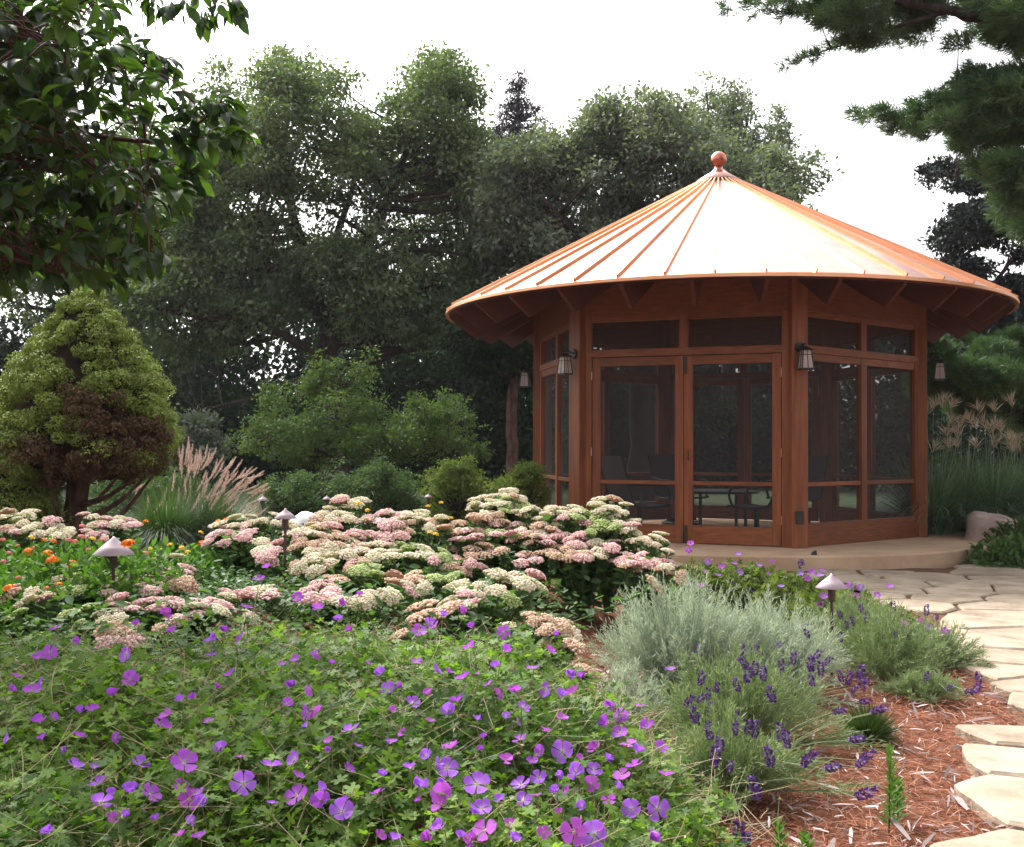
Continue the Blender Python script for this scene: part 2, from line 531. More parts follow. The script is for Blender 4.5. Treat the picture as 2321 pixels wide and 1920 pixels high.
# ------------------------------------------------------------------ ground
xs = np.concatenate([np.linspace(-160, -6, 20)[:-1], np.linspace(-6, 6, 121), np.linspace(6, 160, 20)[1:]])
ys = np.concatenate([np.linspace(-60, 0, 10)[:-1], np.linspace(0, 12, 121), np.linspace(12, 300, 40)[1:]])
GX, GY = np.meshgrid(xs, ys)
V = np.stack([GX.ravel(), GY.ravel(), ground_z(GX, GY).ravel() - 0.02], 1)
nx = len(xs)
I = (np.arange(len(ys) - 1)[:, None] * nx + np.arange(nx - 1)[None]).ravel()
o = link('ground', npmesh('ground', V, np.stack([I, I + 1, I + nx + 1, I + nx], 1), smooth=True), M['soil'])
tag(o, kind='structure')
mb = MB()
mb.add([(-160, 18.2, .02), (160, 18.2, .02), (160, 300, .02), (-160, 300, .02)], [(0, 1, 2, 3)])
tag(mb.build('lawn', M['lawn']), kind='structure')

# ------------------------------------------------------------------ pavilion
BEAR, DIST = 0.1889, 14.7548
CX, CY = DIST * math.sin(BEAR), DIST * math.cos(BEAR)
DK = 0.16                                     # platform height


def PV(theta, R, z):
    a = math.radians(theta)
    return np.array([CX + R * math.sin(a), CY - R * math.cos(a), z])


def rad(theta):
    a = math.radians(theta)
    return np.array([math.sin(a), -math.cos(a), 0.])


def tang(theta):
    a = math.radians(theta)
    return np.array([math.cos(a), math.sin(a), 0.])


UP = np.array([0, 0, 1.])
VT = [8.9 + 60 * k for k in range(6)]         # corner directions
Rp, Re, Rd = 2.518, 3.65, 3.412
ZE, ZA = DK + 2.876, DK + 4.80                # roof edge, apex
SL = (ZA - ZE) / Re

plat = thing('round_platform', 'round tan concrete platform the timber pavilion stands on, one step high', 'platform', (CX, CY, 0))
mb = MB()
prof = [(Rd - .01, -0.1), (Rd, 0.02), (Rd, DK - .018), (Rd - .006, DK - .006), (Rd - .02, DK)]
mb.lathe((CX, CY, 0), prof, 96)
mb.build('slab', M['concrete'], plat)

pav = thing('garden_pavilion', 'six sided red cedar screened pavilion with round copper standing seam roof', 'pavilion', (CX, CY, DK))


def roof_z(r):
    return ZE + SL * (Re - r)


# roof: 45 copper pans, a standing seam between each two
NP_ = 45
for k in range(NP_):
    t0, t1 = 4.6 + 8 * k, 4.6 + 8 * (k + 1)
    V, Fq = [], []
    rs = [0.16, 1.2, 2.4, Re]
    for r in rs:
        z = roof_z(r) + (.0 if r > .2 else 0)
        V += [PV(t0, r, z), PV((t0 + t1) / 2, r, z), PV(t1, r, z)]
    nb = len(V)
    V += [v - np.array([0, 0, .022]) for v in V]
    for i in range(3):
        for j in range(2):
            a = i * 3 + j
            Fq.append((a, a + 1, a + 4, a + 3))
            Fq.append((nb + a, nb + a + 3, nb + a + 4, nb + a + 1))
    Fq += [(9, 10, nb + 10, nb + 9), (10, 11, nb + 11, nb + 10)]
    link('roof_panel', pymesh('roof_panel', local(V, pav), Fq), M['copper'], pav)
    # seam
    h, wd = .034, .0085
    nrm = norm(rad(t0) * SL + UP)
    tg = tang(t0)
    a0, a1 = PV(t0, .2, roof_z(.2)), PV(t0, Re - .004, roof_z(Re - .004))
    c = (a0 + a1) / 2 + nrm * h / 2
    MB().box(c, (a1 - a0) / 2, tg * wd, nrm * h / 2).build('standing_seam', M['seam'], pav)
# drip edge, fascia ring
mb = MB()
seg = 90
P_ = [(Re + .012, ZE - .04), (Re + .012, ZE - .006), (Re + .002, ZE + .002)]
V = [PV(360 * j / seg, r, z) for r, z in P_ for j in range(seg)]
V += [PV(360 * j / seg, Re - .03, ZE - .04) for j in range(seg)]
Fq = [(i * seg + j, i * seg + (j + 1) % seg, (i + 1) * seg + (j + 1) % seg, (i + 1) * seg + j) for i in range(2) for j in range(seg)]
Fq += [(j, 3 * seg + j, 3 * seg + (j + 1) % seg, (j + 1) % seg) for j in range(seg)]
mb.add(V, Fq)
mb.build('drip_edge', M['seam'], pav)
# soffit boards under the copper (30 sectors between rafters)
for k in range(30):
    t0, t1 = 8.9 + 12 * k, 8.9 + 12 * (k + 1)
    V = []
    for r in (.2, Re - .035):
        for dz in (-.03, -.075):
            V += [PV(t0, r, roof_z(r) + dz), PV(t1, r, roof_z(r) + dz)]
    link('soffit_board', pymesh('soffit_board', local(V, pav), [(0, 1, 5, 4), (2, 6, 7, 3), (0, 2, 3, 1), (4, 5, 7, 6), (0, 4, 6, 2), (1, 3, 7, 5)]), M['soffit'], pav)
# rafters
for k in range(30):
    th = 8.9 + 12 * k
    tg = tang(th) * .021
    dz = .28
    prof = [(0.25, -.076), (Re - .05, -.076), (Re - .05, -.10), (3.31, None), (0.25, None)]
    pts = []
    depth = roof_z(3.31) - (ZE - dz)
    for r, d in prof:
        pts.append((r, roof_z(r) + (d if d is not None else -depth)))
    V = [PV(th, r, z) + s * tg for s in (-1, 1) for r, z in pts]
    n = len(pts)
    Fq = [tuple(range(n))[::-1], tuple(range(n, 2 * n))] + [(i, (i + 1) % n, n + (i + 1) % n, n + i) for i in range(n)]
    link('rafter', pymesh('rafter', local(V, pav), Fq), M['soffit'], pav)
# cap and finial
cap = MB().lathe((CX, CY, 0), [(.30, roof_z(.30) + .03), (.305, roof_z(.3) + .045), (.12, roof_z(.1) + .055), (.055, roof_z(0) + .06), (.05, roof_z(0) + .1)], 45).build('roof_cap', M['copper'], pav, True)
fin = MB()
R_, zc = .105, ZA + .19
fin.lathe((CX, CY, 0), [(.03, ZA + .05), (.045, ZA + .07), (.03, zc - R_ * .96)] + [(R_ * math.cos(a), zc + R_ * math.sin(a)) for a in np.linspace(-1.3, 1.5, 16)], 32)
fin.build('finial_ball', M['ball'], pav, True)

HP = .095
ZT = DK + 3.2
for th in VT:
    MB().box(PV(th, Rp, (DK + ZT) / 2), rad(th) * HP, tang(th) * HP, UP * (ZT - DK) / 2).build('post', M['wood'], pav, bevel=.006)


def face_frame(k):
    t0, t1 = VT[k], VT[(k + 1) % 6]
    th = t0 + 30
    n = rad(th)
    u = tang(th)
    ap = Rp * math.cos(math.radians(30))
    c = np.array([CX, CY, 0]) + n * ap
    return c, u, n, Rp / 2


def bar(fr, u0, u1, z0, z1, name, mat='wood', d=.03, off=0.0, parent=None, bevel=.003):
    c, u, n, _ = fr
    return MB().box(c + u * (u0 + u1) / 2 + n * off + UP * (DK + (z0 + z1) / 2), u * (u1 - u0) / 2, n * d, UP * (z1 - z0) / 2).build(name, M[mat], parent or pav, bevel=bevel)


def screen(fr, u0, u1, z0, z1, off=0.0, parent=None):
    c, u, n, _ = fr
    V = [c + u * a + UP * (DK + z) + n * off for a, z in ((u0, z0), (u1, z0), (u1, z1), (u0, z1))]
    return link('screen', pymesh('screen', local(V, parent or pav), [(0, 1, 2, 3)]), M['screen'], parent or pav)


for k in range(6):
    fr = face_frame(k)
    hw = fr[3] - .075
    bar(fr, -fr[3] + .06, fr[3] - .06, 2.64, 3.16, 'header_beam', 'woodh', .05)
    bar(fr, -hw, hw, 2.17, 2.256, 'transom_rail', 'woodh', .045)
    door_side = (k == 5 or k == 2)
    jw = .11 if door_side else .1
    # side jambs
    bar(fr, -hw, -hw + .08, .0, 2.64, 'jamb', 'wood', .04)
    bar(fr, hw - .08, hw, .0, 2.64, 'jamb', 'wood', .04)
    # upper lights
    i0, i1 = -hw + .08, hw - .08
    bar(fr, -.055, .055, 2.256, 2.64, 'mullion', 'wood', .038)
    bar(fr, i0, -.055, 2.585, 2.64, 'head_rail', 'woodh', .032)
    bar(fr, .055, i1, 2.585, 2.64, 'head_rail', 'woodh', .032)
    screen(fr, i0, -.055, 2.256, 2.585, -.012)
    screen(fr, .055, i1, 2.256, 2.585, -.012)
    if door_side:
        for s in (-1, 1):
            a, b = (i0 + .008, -.004) if s < 0 else (.004, i1 - .008)
            dmid = fr[0] + fr[1] * (a + b) / 2
            d_ = bpy.data.objects.new('screen_door', None)
            COL.objects.link(d_)
            d_.parent = pav
            d_.location = Vector(dmid - np.array(wloc(pav)) + UP * DK)
            st = .1
            bar(fr, a, a + st, .012, 2.16, 'stile', 'wood', .022, parent=d_)
            bar(fr, b - st, b, .012, 2.16, 'stile', 'wood', .022, parent=d_)
            bar(fr, a + st, b - st, 2.06, 2.16, 'top_rail', 'woodh', .022, parent=d_)
            bar(fr, a + st, b - st, .012, .215, 'bottom_rail', 'woodh', .022, parent=d_)
            bar(fr, a + st, b - st, .675, .72, 'lock_rail', 'woodh', .018, parent=d_)
            screen(fr, a + st, b - st, .215, .675, 0, d_)
            screen(fr, a + st, b - st, .72, 2.06, 0, d_)
            hx = a - .004 if s < 0 else b + .004
            for hz in (.3, 1.05, 1.95):
                c = fr[0] + fr[1] * hx + fr[2] * .045 + UP * (DK + hz)
                MB().tube([c - UP * .05, c + UP * .05], [.007, .007], 8).build('hinge', M['brass'], d_)
            if s > 0:
                for hz in (.11, 2.05):
                    MB().box(fr[0] + fr[1] * (a + .02) + fr[2] * .03 + UP * (DK + hz), fr[1] * .014, fr[2] * .008, UP * .1).build('flush_bolt', M['black'], d_)
                c = fr[0] + fr[1] * (a + .05) + fr[2] * .045 + UP * (DK + 1.02)
                MB().tube([c - UP * .06 - fr[2] * .02, c - UP * .04, c + UP * .04, c + UP * .06 - fr[2] * .02], [.007] * 4, 6).build('handle', M['black'], d_)
    else:
        bar(fr, i0, i1, .0, .26, 'bottom_panel', 'woodh', .036)
        bar(fr, -.055, .055, .26, 2.17, 'mullion', 'wood', .038)
        for a, b in ((i0, -.055), (.055, i1)):
            bar(fr, a, b, .675, .72, 'middle_rail', 'woodh', .024)
            bar(fr, a, b, 2.085, 2.17, 'window_head', 'woodh', .03)
            screen(fr, a, b, .26, .675, -.005)
            screen(fr, a, b, .72, 2.085, -.005)
# wooden floor line inside is the platform itself; outlet cover on the corner post by the doors
th = VT[0]
c = PV(th, Rp + HP + .012, DK + .34) - tang(th) * .01
MB().box(c, rad(th) * .014, tang(th) * .045, UP * .07).build('outlet_cover', M['black'], pav, bevel=.006)

# wall lanterns on the corner posts
lam_lab = {0: 'black lantern with frosted glass on the corner post right of the screen doors',
           5: 'black lantern with frosted glass on the corner post left of the screen doors',
           4: 'small black lantern on the farthest left corner of the pavilion',
           1: 'dark lantern hanging clear of the right corner of the pavilion against the pines'}
for k, lab in lam_lab.items():
    th = VT[k]
    r0 = Rp + HP
    zc = 2.235
    L = thing('wall_lantern', lab, 'lantern', tuple(PV(th, r0, zc)), 'wall lanterns on the pavilion posts')
    n, u = rad(th), tang(th)
    mb = MB()
    for i in range(12):
        pass
    cpt = PV(th, r0, zc + .14)
    mb.tube([cpt, cpt + n * .03], [.06, .055], 12)
    mb.build('back_plate', M['black'], L)
    q = PV(th, r0 + .15, zc)
    MB().tube([cpt + n * .02, cpt + n * .1 + UP * .03, q + UP * .165, q + UP * .12], [.011] * 4, 6).build('arm', M['black'], L)
    mb = MB()
    mb.lathe(q, [(.088, .098), (.092, .104), (.03, .132), (.012, .14)], 8)
    mb.build('lantern_roof', M['black'], L)

    def sq(h, z):
        return [q + u * h * a + n * h * b + UP * z for a, b in ((-1, -1), (1, -1), (1, 1), (-1, 1))]
    V = sq(.042, .096) + sq(.062, -.1)
    MB().add(V, [(3, 2, 1, 0), (4, 5, 6, 7), (0, 1, 5, 4), (1, 2, 6, 5), (2, 3, 7, 6), (3, 0, 4, 7)]).build('glass_shade', M['milk'], L)
    mb = MB()
    A, B = sq(.045, .097), sq(.066, -.1)
    for i in range(4):
        mb.tube([A[i], B[i]], [.006, .006], 4)
        j = (i + 1) % 4
        mb.tube([(A[i] + A[j]) / 2, (B[i] + B[j]) / 2], [.0035, .0035], 4)
        a2, b2 = A[i] + (B[i] - A[i]) * .25, A[j] + (B[j] - A[j]) * .25
        mb.tube([a2, b2], [.004, .004], 4)
    mb.box(q - UP * .106, u * .07, n * .07, UP * .007)
    tag(mb.build('cage', M['black'], L), kind='stuff')

# small black fixture on the platform edge
c = at(1845, 1257, 11.2)
MB().add([(c[0] + a * .024, c[1] + b * .024, DK + .001 + z) for a, b, z in ((-1, -1, 0), (1, -1, 0), (1, 1, 0), (-1, 1, 0), (-.8, -.8, .03), (.8, -.8, .045), (.8, .8, .045), (-.8, .8, .03))], BOXF[:0] + [(3, 2, 1, 0), (4, 5, 6, 7), (0, 1, 5, 4), (1, 2, 6, 5), (2, 3, 7, 6), (3, 0, 4, 7)])
mbx = MB().add([(c[0] + a * .026, c[1] + b * .026, DK + .001 + z) for a, b, z in ((-1, -1, 0), (1, -1, 0), (1, 1, 0), (-1, 1, 0), (-.6, -.8, .03), (.8, -.8, .048), (.8, .8, .048), (-.6, .8, .03))], [(3, 2, 1, 0), (4, 5, 6, 7), (0, 1, 5, 4), (1, 2, 6, 5), (2, 3, 7, 6), (3, 0, 4, 7)])
tag(mbx.build('door_stop', M['black']), 'tiny black stop standing on the front rim of the round platform', 'door stop')

# furniture inside
tb_ = thing('patio_table', 'low dark metal table in the middle of the pavilion', 'table', (CX, CY, DK))
MB().lathe((CX, CY, DK), [(.50, .5), (.52, .505), (.52, .53), (.5, .535)], 32).build('tabletop', M['black'], tb_)
for a in range(4):
    p = PV(45 + 90 * a, .42, DK)
    MB().tube([p, p + UP * .5], [.022, .022], 8).build('leg', M['black'], tb_)


def make_chair(loc, yaw, label):
    ch = thing('patio_chair', label, 'chair', loc, 'sling chairs round the low table')
    ch.rotation_euler = (0, 0, yaw)

    def T(V, F, name, mat, smooth=False):
        return link(name, pymesh(name, V, F, smooth), M[mat], ch)
    # local: faces +y ; sling follows seat then back
    pr = [(.27, .40), (.05, .375), (-.18, .385), (-.27, .46), (-.36, .74), (-.44, 1.0)]
    V = [(s * .25, y, z) for y, z in pr for s in (-1, 1)] + [(s * .25, y, z - .012) for y, z in pr for s in (-1, 1)]
    n = len(pr)
    F = [(2 * i, 2 * i + 1, 2 * i + 3, 2 * i + 2) for i in range(2, n - 1)]
    T(V, F + [(12 + a, 12 + b, 12 + c_, 12 + d) for d, c_, b, a in F], 'backrest', 'sling', True)
    F = [(2 * i, 2 * i + 1, 2 * i + 3, 2 * i + 2) for i in range(0, 2)]
    T(V, F + [(12 + a, 12 + b, 12 + c_, 12 + d) for d, c_, b, a in F], 'seat', 'sling', True)
    for s in (-1, 1):
        Vt, Ft = tubes([(spline([(s * .27, y, z) for y, z in pr]), .016)], 6)
        link('side_rail', npmesh('side_rail', Vt, Ft, smooth=True), M['black'], ch)
        Vt, Ft = tubes([(spline([(s * .29, -.32, .66), (s * .31, -.1, .64), (s * .31, .18, .62), (s * .3, .24, .52), (s * .28, .2, .39)]), .017)], 6)
        link('armrest', npmesh('armrest', Vt, Ft, smooth=True), M['black'], ch)
    Vt, Ft = tubes([([(0, 0, .37), (0, 0, .1)], [.035, .035]), ([(-.27, .0, .375), (.27, 0, .375)], [.015, .015])] , 8)
    link('pedestal', npmesh('pedestal', Vt, Ft), M['black'], ch)
    mbb = MB().lathe((0, 0, 0), [(.27, .0), (.29, .012), (.29, .03), (.26, .045), (.24, .03), (.24, .0)], 28, False)
    mbb.box((0, 0, .07), (.25, 0, 0), (0, .02, 0), (0, 0, .02)).box((0, 0, .075), (.018, 0, 0), (0, .25, 0), (0, 0, .018))
    link('swivel_base', pymesh('swivel_base', mbb.v, mbb.f), M['black'], ch)
    return ch


for px, Y, yaw, lab in ((1450, 13.4, -1.1, 'dark sling chair behind the left screen door, turned to the table'),
                        (1545, 15.6, PI + .5, 'dark sling chair at the far side of the low table'),
                        (1715, 13.3, 1.0, 'dark sling chair behind the right screen door, back to the post'),
                        (1800, 15.3, 2.3, 'dark sling chair deep inside behind the right corner post')):
    p = at(px, 1000, Y)
    make_chair((p[0], Y, DK), yaw, lab)

# ------------------------------------------------------------------ flagstone path
def clip_poly(poly, a, b, c):
    """keep the part where a*x+b*y<=c"""
    out = []
    for i in range(len(poly)):
        p, q = poly[i], poly[(i + 1) % len(poly)]
        dp, dq = a * p[0] + b * p[1] - c, a * q[0] + b * q[1] - c
        if dp <= 0: out.append(p)
        if (dp < 0) != (dq < 0) and dp != dq:
            t_ = dp / (dp - dq)
            out.append((p[0] + t_ * (q[0] - p[0]), p[1] + t_ * (q[1] - p[1])))
    return out


def path_left(Y):
    return float(np.interp(Y, [2.6, 3.56, 3.78, 4.36, 4.97, 5.83, 6.58, 7.9, 9.4, 10.6, 11.6], [1.22, 1.38, 1.56, 1.88, 2.17, 2.46, 2.6, 2.9, 3.0, 2.5, 2.6]))


rs = random.Random(5)
cells = []
yy = 2.4
row = 0
while yy < 13.2:
    x0 = 0.9
    dx = .58 + .1 * (yy > 6)
    xx = x0 + (row % 2) * dx * .5
    while xx < 9.0:
        cells.append((xx + rs.uniform(-.2, .2), yy + rs.uniform(-.17, .17)))
        xx += dx * rs.uniform(.75, 1.3)
    yy += .46 * rs.uniform(.85, 1.15)
    row += 1
path = thing('path', 'x', 'x', (3, 6, 0))
for k_ in ('label', 'category'):
    del path[k_]
path['kind'] = 'structure'
# bed under the stones
Lp = [(path_left(y) + .05, y) for y in np.linspace(2.2, 11.4, 24)]
V = []
for x, y in Lp:
    V += [(x + .1, y, .006), (11, y, .006)]
link('path_bed', pymesh('path_bed', local(V, path), [(2 * i, 2 * i + 1, 2 * i + 3, 2 * i + 2) for i in range(len(Lp) - 1)]), M['joint'], path)
STONES = []
for i, (cx_, cy_) in enumerate(cells):
    if cx_ < path_left(cy_) + .05: continue
    if (cx_ - CX) ** 2 + (cy_ - CY) ** 2 < (Rd + .12) ** 2: continue
    if cx_ > 1.1 + .55 * cy_ + 1.2: continue
    if cy_ > 10.4 and cx_ > 5.6: continue
    poly = [(cx_ - 1, cy_ - 1), (cx_ + 1, cy_ - 1), (cx_ + 1, cy_ + 1), (cx_ - 1, cy_ + 1)]
    for j, (ox, oy) in enumerate(cells):
        if i == j or abs(ox - cx_) > 2 or abs(oy - cy_) > 2: continue
        a, b = ox - cx_, oy - cy_
        d = math.hypot(a, b)
        gap = .006 + .005 * ((i * 7 + j * 3) % 3)
        poly = clip_poly(poly, a, b, (a * (ox + cx_) / 2 + b * (oy + cy_) / 2) - gap * d)
        if len(poly) < 3: break
    if cx_ < path_left(cy_) + .5 and len(poly) > 2:
        b0 = rs.uniform(-.35, .35)
        poly = clip_poly(poly, -1, b0, -(path_left(cy_) + rs.uniform(-.08, .06)) + b0 * cy_)
    # trim against the platform (tangent half plane)
    a, b = CX - cx_, CY - cy_
    d = math.hypot(a, b)
    if d < Rd + .8:
        a, b = a / d, b / d
        poly = clip_poly(poly, a, b, a * CX + b * CY - Rd - .03)
    if len(poly) < 3: continue
    # irregular outline
    pts = []
    for q in range(len(poly)):
        p, r_ = np.array(poly[q]), np.array(poly[(q + 1) % len(poly)])
        L = np.linalg.norm(r_ - p)
        m_ = max(1, int(L / .085))
        for s in range(m_):
            t_ = s / m_
            pt = p + (r_ - p) * t_
            cdir = np.array([cx_, cy_]) - pt
            cdir = cdir / max(1e-6, np.linalg.norm(cdir))
            pt = pt + cdir * (rs.uniform(0, .012) + (.008 if s == 0 else 0))
            pts.append(pt)
    if len(pts) < 5: continue
    area = .5 * abs(sum(pts[q][0] * pts[(q + 1) % len(pts)][1] - pts[(q + 1) % len(pts)][0] * pts[q][1] for q in range(len(pts))))
    if area < .02: continue
    h = .026 + rs.uniform(0, .012)
    cen = np.mean(pts, 0)
    tilt = (rs.uniform(-.012, .012), rs.uniform(-.012, .012))
    n = len(pts)
    V = [(p[0], p[1], -.02) for p in pts]
    V += [(p[0], p[1], h - .012 + tilt[0] * (p[0] - cen[0]) + tilt[1] * (p[1] - cen[1])) for p in pts]
    for p in pts:
        ip = p + (cen - p) / max(.05, np.linalg.norm(cen - p)) * .014
        V.append((ip[0], ip[1], h + tilt[0] * (p[0] - cen[0]) + tilt[1] * (p[1] - cen[1])))
    Fq = [(q, (q + 1) % n, n + (q + 1) % n, n + q) for q in range(n)] + [(n + q, n + (q + 1) % n, 2 * n + (q + 1) % n, 2 * n + q) for q in range(n)] + [tuple(range(2 * n, 3 * n))]
    link('flagstone', pymesh('flagstone', local(V, path), Fq), M['stone'], path)
    STONES.append(np.array(pts))


def on_stone(x, y):
    for pts in STONES:
        if abs(pts[0][0] - x) > 1 or abs(pts[0][1] - y) > 1: continue
        ins = False
        n = len(pts)
        j = n - 1
        for i in range(n):
            if (pts[i][1] > y) != (pts[j][1] > y) and x < (pts[j][0] - pts[i][0]) * (y - pts[i][1]) / (pts[j][1] - pts[i][1]) + pts[i][0]:
                ins = not ins
            j = i
        if ins: return True
    return False


# ------------------------------------------------------------------ mulch: pine straw and chips
def scatter_ground(n, x0, x1, y0, y1):
    X = RNG.uniform(x0, x1, n)
    Y = y0 + (y1 - y0) * RNG.uniform(0, 1, n) ** 1.5
    return X, Y


X, Y = scatter_ground(52000, -.3, 3.2, 2.6, 8.5)
keep = np.array([not on_stone(a, b) for a, b in zip(X, Y)]) & (X < np.interp(Y, [2.6, 8.5], [2.3, 3.3])) & (X > np.interp(Y, [2.6, 4, 8.5], [.1, .1, .9]))
X, Y = X[keep], Y[keep]
Z = ground_z(X, Y) + RNG.uniform(-.012, .022, len(X))
a = RNG.uniform(0, 2 * PI, len(X))
D = np.stack([np.cos(a), np.sin(a), RNG.normal(0, .16, len(X))], 1)
N = norm(np.stack([RNG.normal(0, .3, len(X)), RNG.normal(0, .3, len(X)), np.ones(len(X))], 1))
P = np.stack([X, Y, Z], 1)
tv = [(-.5, -.016, 0), (0, -.02, .04), (.5, -.01, 0), (.5, .01, 0), (0, .02, .04), (-.5, .016, 0)]
tf = [(0, 1, 4, 5), (1, 2, 3, 4)]
V, F = instance(tv, tf, P, D, N, RNG.uniform(.03, .085, len(X)))
o = link('pine_straw', npmesh('pine_straw', V, F, np.repeat(RNG.beta(2, 2, len(X)), 6)), M['needle'])
tag(o, 'rust coloured pine straw covering the bed beside the flagstones', 'mulch', kind='stuff')
X, Y = scatter_ground(9000, -.3, 3.2, 2.6, 8.5)
keep = np.array([not on_stone(a, b) for a, b in zip(X, Y)]) & (X < np.interp(Y, [2.6, 8.5], [2.2, 3.2])) & (X > np.interp(Y, [2.6, 4, 8.5], [.1, .1, .9]))
X, Y = X[keep], Y[keep]
P = np.stack([X, Y, ground_z(X, Y) + RNG.uniform(.0, .028, len(X))], 1)
D = randdir(len(X)); D[:, 2] *= .25
N = norm(randdir(len(X)) * .5 + UP)
tv = [(-.9, -.08, 0), (.1, -.15, .06), (.9, -.03, 0), (.8, .08, .02), (-.1, .13, .05), (-.9, .05, 0)]
tf = [(0, 1, 4, 5), (1, 2, 3, 4)]
V, F = instance(tv, tf, P, D, N, RNG.gamma(2.0, .009, len(X)) + .006)
o = link('wood_chips', npmesh('wood_chips', V, F, np.repeat(RNG.uniform(0, 1, len(X)) ** 1.3, 6)), M['chip'])
tag(o, 'pale grey wood chips strewn over the pine straw', 'wood chips', kind='stuff')

# ------------------------------------------------------------------ path lights
def path_light(px, ytop, Y, label, dia=.17, gz=None):
    p = at(px, ytop, Y)
    top = p[2]
    g = float(ground_z(p[0], Y)) if gz is None else gz
    L = thing('path_light', label, 'path light', (p[0], Y, g), 'path lights in the flower beds')
    r = dia / 2
    MB().lathe((p[0], Y, top), [(r, -dia * .46), (r + .001, -dia * .445), (r * .6, -dia * .25), (r * .12, -.01), (.004, 0.0)], 28).build('cone_cap', M['lampcap'], L, True)
    MB().lathe((p[0], Y, top), [(.016, -dia * .46 - .075), (.02, -dia * .46 - .065), (.02, -dia * .46 + .002)], 12).build('lamp_socket', M['stem_metal'], L)
    MB().tube([(p[0], Y, g - .05), (p[0], Y, top - dia * .46 - .07)], [.0085, .0085], 8).build('stem', M['stem_metal'], L)
    return L


path_light(258, 1216, 5.55, 'path light with mauve cone cap beside the orange blossoms', dia=.2)
path_light(647, 1152, 6.6, 'path light with pinkish cone cap just in front of the white boulder', dia=.135)
path_light(596, 1123, 11.8, 'small distant path light beside the fountain grass', dia=.125)
path_light(1885, 1300, 5.9, 'path light with mauve cone cap rising from the lavender near the path')
path_light(741, 1123, 12.6, 'small dark distant path light before the low green shrubs', dia=.1)
path_light(971, 1119, 12.2, 'small distant path light right of the tall cream stonecrop', dia=.09)


# ------------------------------------------------------------------ foliage machinery
def in_poly(px, py, poly):
    poly = np.asarray(poly, float)
    ins = np.zeros(len(px), bool)
    j = len(poly) - 1
    for i in range(len(poly)):
        xi, yi, xj, yj = *poly[i], *poly[j]
        c = ((yi > py) != (yj > py)) & (px < (xj - xi) * (py - yi) / (yj - yi + 1e-9) + xi)
        ins ^= c
        j = i
    return ins


def edge_dist(px, py, poly):
    poly = np.asarray(poly, float)
    best = np.full(len(px), 1e9)
    for i in range(len(poly)):
        a, b = poly[i], poly[(i + 1) % len(poly)]
        ab = b - a
        t_ = np.clip(((px - a[0]) * ab[0] + (py - a[1]) * ab[1]) / (ab @ ab + 1e-9), 0, 1)
        best = np.minimum(best, np.hypot(px - a[0] - t_ * ab[0], py - a[1] - t_ * ab[1]))
    return best


def clumps_from(poly, Y, thick, n, r, holes=()):
    """clump centres filling a crown outline, with real depth"""
    poly = np.asarray(poly, float)
    lo, hi = poly.min(0), poly.max(0)
    out = []
    s = F_PX / Y
    while len(out) < n:
        px, py = RNG.uniform(lo[0], hi[0], 200), RNG.uniform(lo[1], hi[1], 200)
        ok = in_poly(px, py, poly)
        d = edge_dist(px, py, poly) / s
        for x, y, k, dd in zip(px, py, ok, d):
            if not k or len(out) >= n: continue
            rr = r * RNG.uniform(.6, 1.3)
            rr = min(rr, max(.28 * r, dd * 1.15))
            if any((x - hx) ** 2 + (y - hy) ** 2 < (hr * .9 + rr * s * .12) ** 2 for hx, hy, hr in holes): continue
            dep = thick * math.sqrt(min(1, dd / (2.2 * r)) + .08)
            yy_ = Y + RNG.uniform(-1, 1) * dep
            p = at(x, y, Y)
            q = at(x, y, yy_)
            out.append((q[0], q[1], q[2], rr))
    return np.array(out)


def leaf_cloud(C, n, L, flat=.7, droop=.25, tw_sigma=.2, per=26, tmpl=T_LEAF, updir=.0, shell=.55):
    """leaves gathered on twig ends inside round clumps"""
    w_ = C[:, 3] ** 2
    ntw = max(1, n // per)
    ci = RNG.choice(len(C), ntw, p=w_ / w_.sum())
    d = randdir(ntw, .12)
    rr = C[ci, 3] * (shell + (1.05 - shell) * RNG.uniform(0, 1, ntw) ** .6) * RNG.choice([1, 1, 1.18, 1.4], ntw)
    tw = C[ci, :3] + d * rr[:, None] * np.array([1, 1, flat])
    k = np.repeat(np.arange(ntw), per)
    sg = tw_sigma * (.6 + .5 * np.minimum(1, C[ci, 3]))[k][:, None]
    P = tw[k] + RNG.normal(size=(len(k), 3)) * sg * np.array([1, 1, .55])
    D = norm(d[k] * .7 + randdir(len(k)) * .9 + np.array([0, 0, -droop]))
    N = norm(randdir(len(k)) * .75 + np.array([0, 0, .8]))
    S = L * RNG.uniform(.6, 1.25, len(k))
    V, F = instance(*tmpl, P, D, N, S)
    cl = RNG.uniform(0, 1, len(C))[ci][k]
    twr = RNG.uniform(0, 1, ntw)[k]
    r_ = np.clip(.35 * cl + .3 * twr + .35 * RNG.uniform(0, 1, len(k)), 0, 1)
    return V, F, np.repeat(r_, len(tmpl[0]))


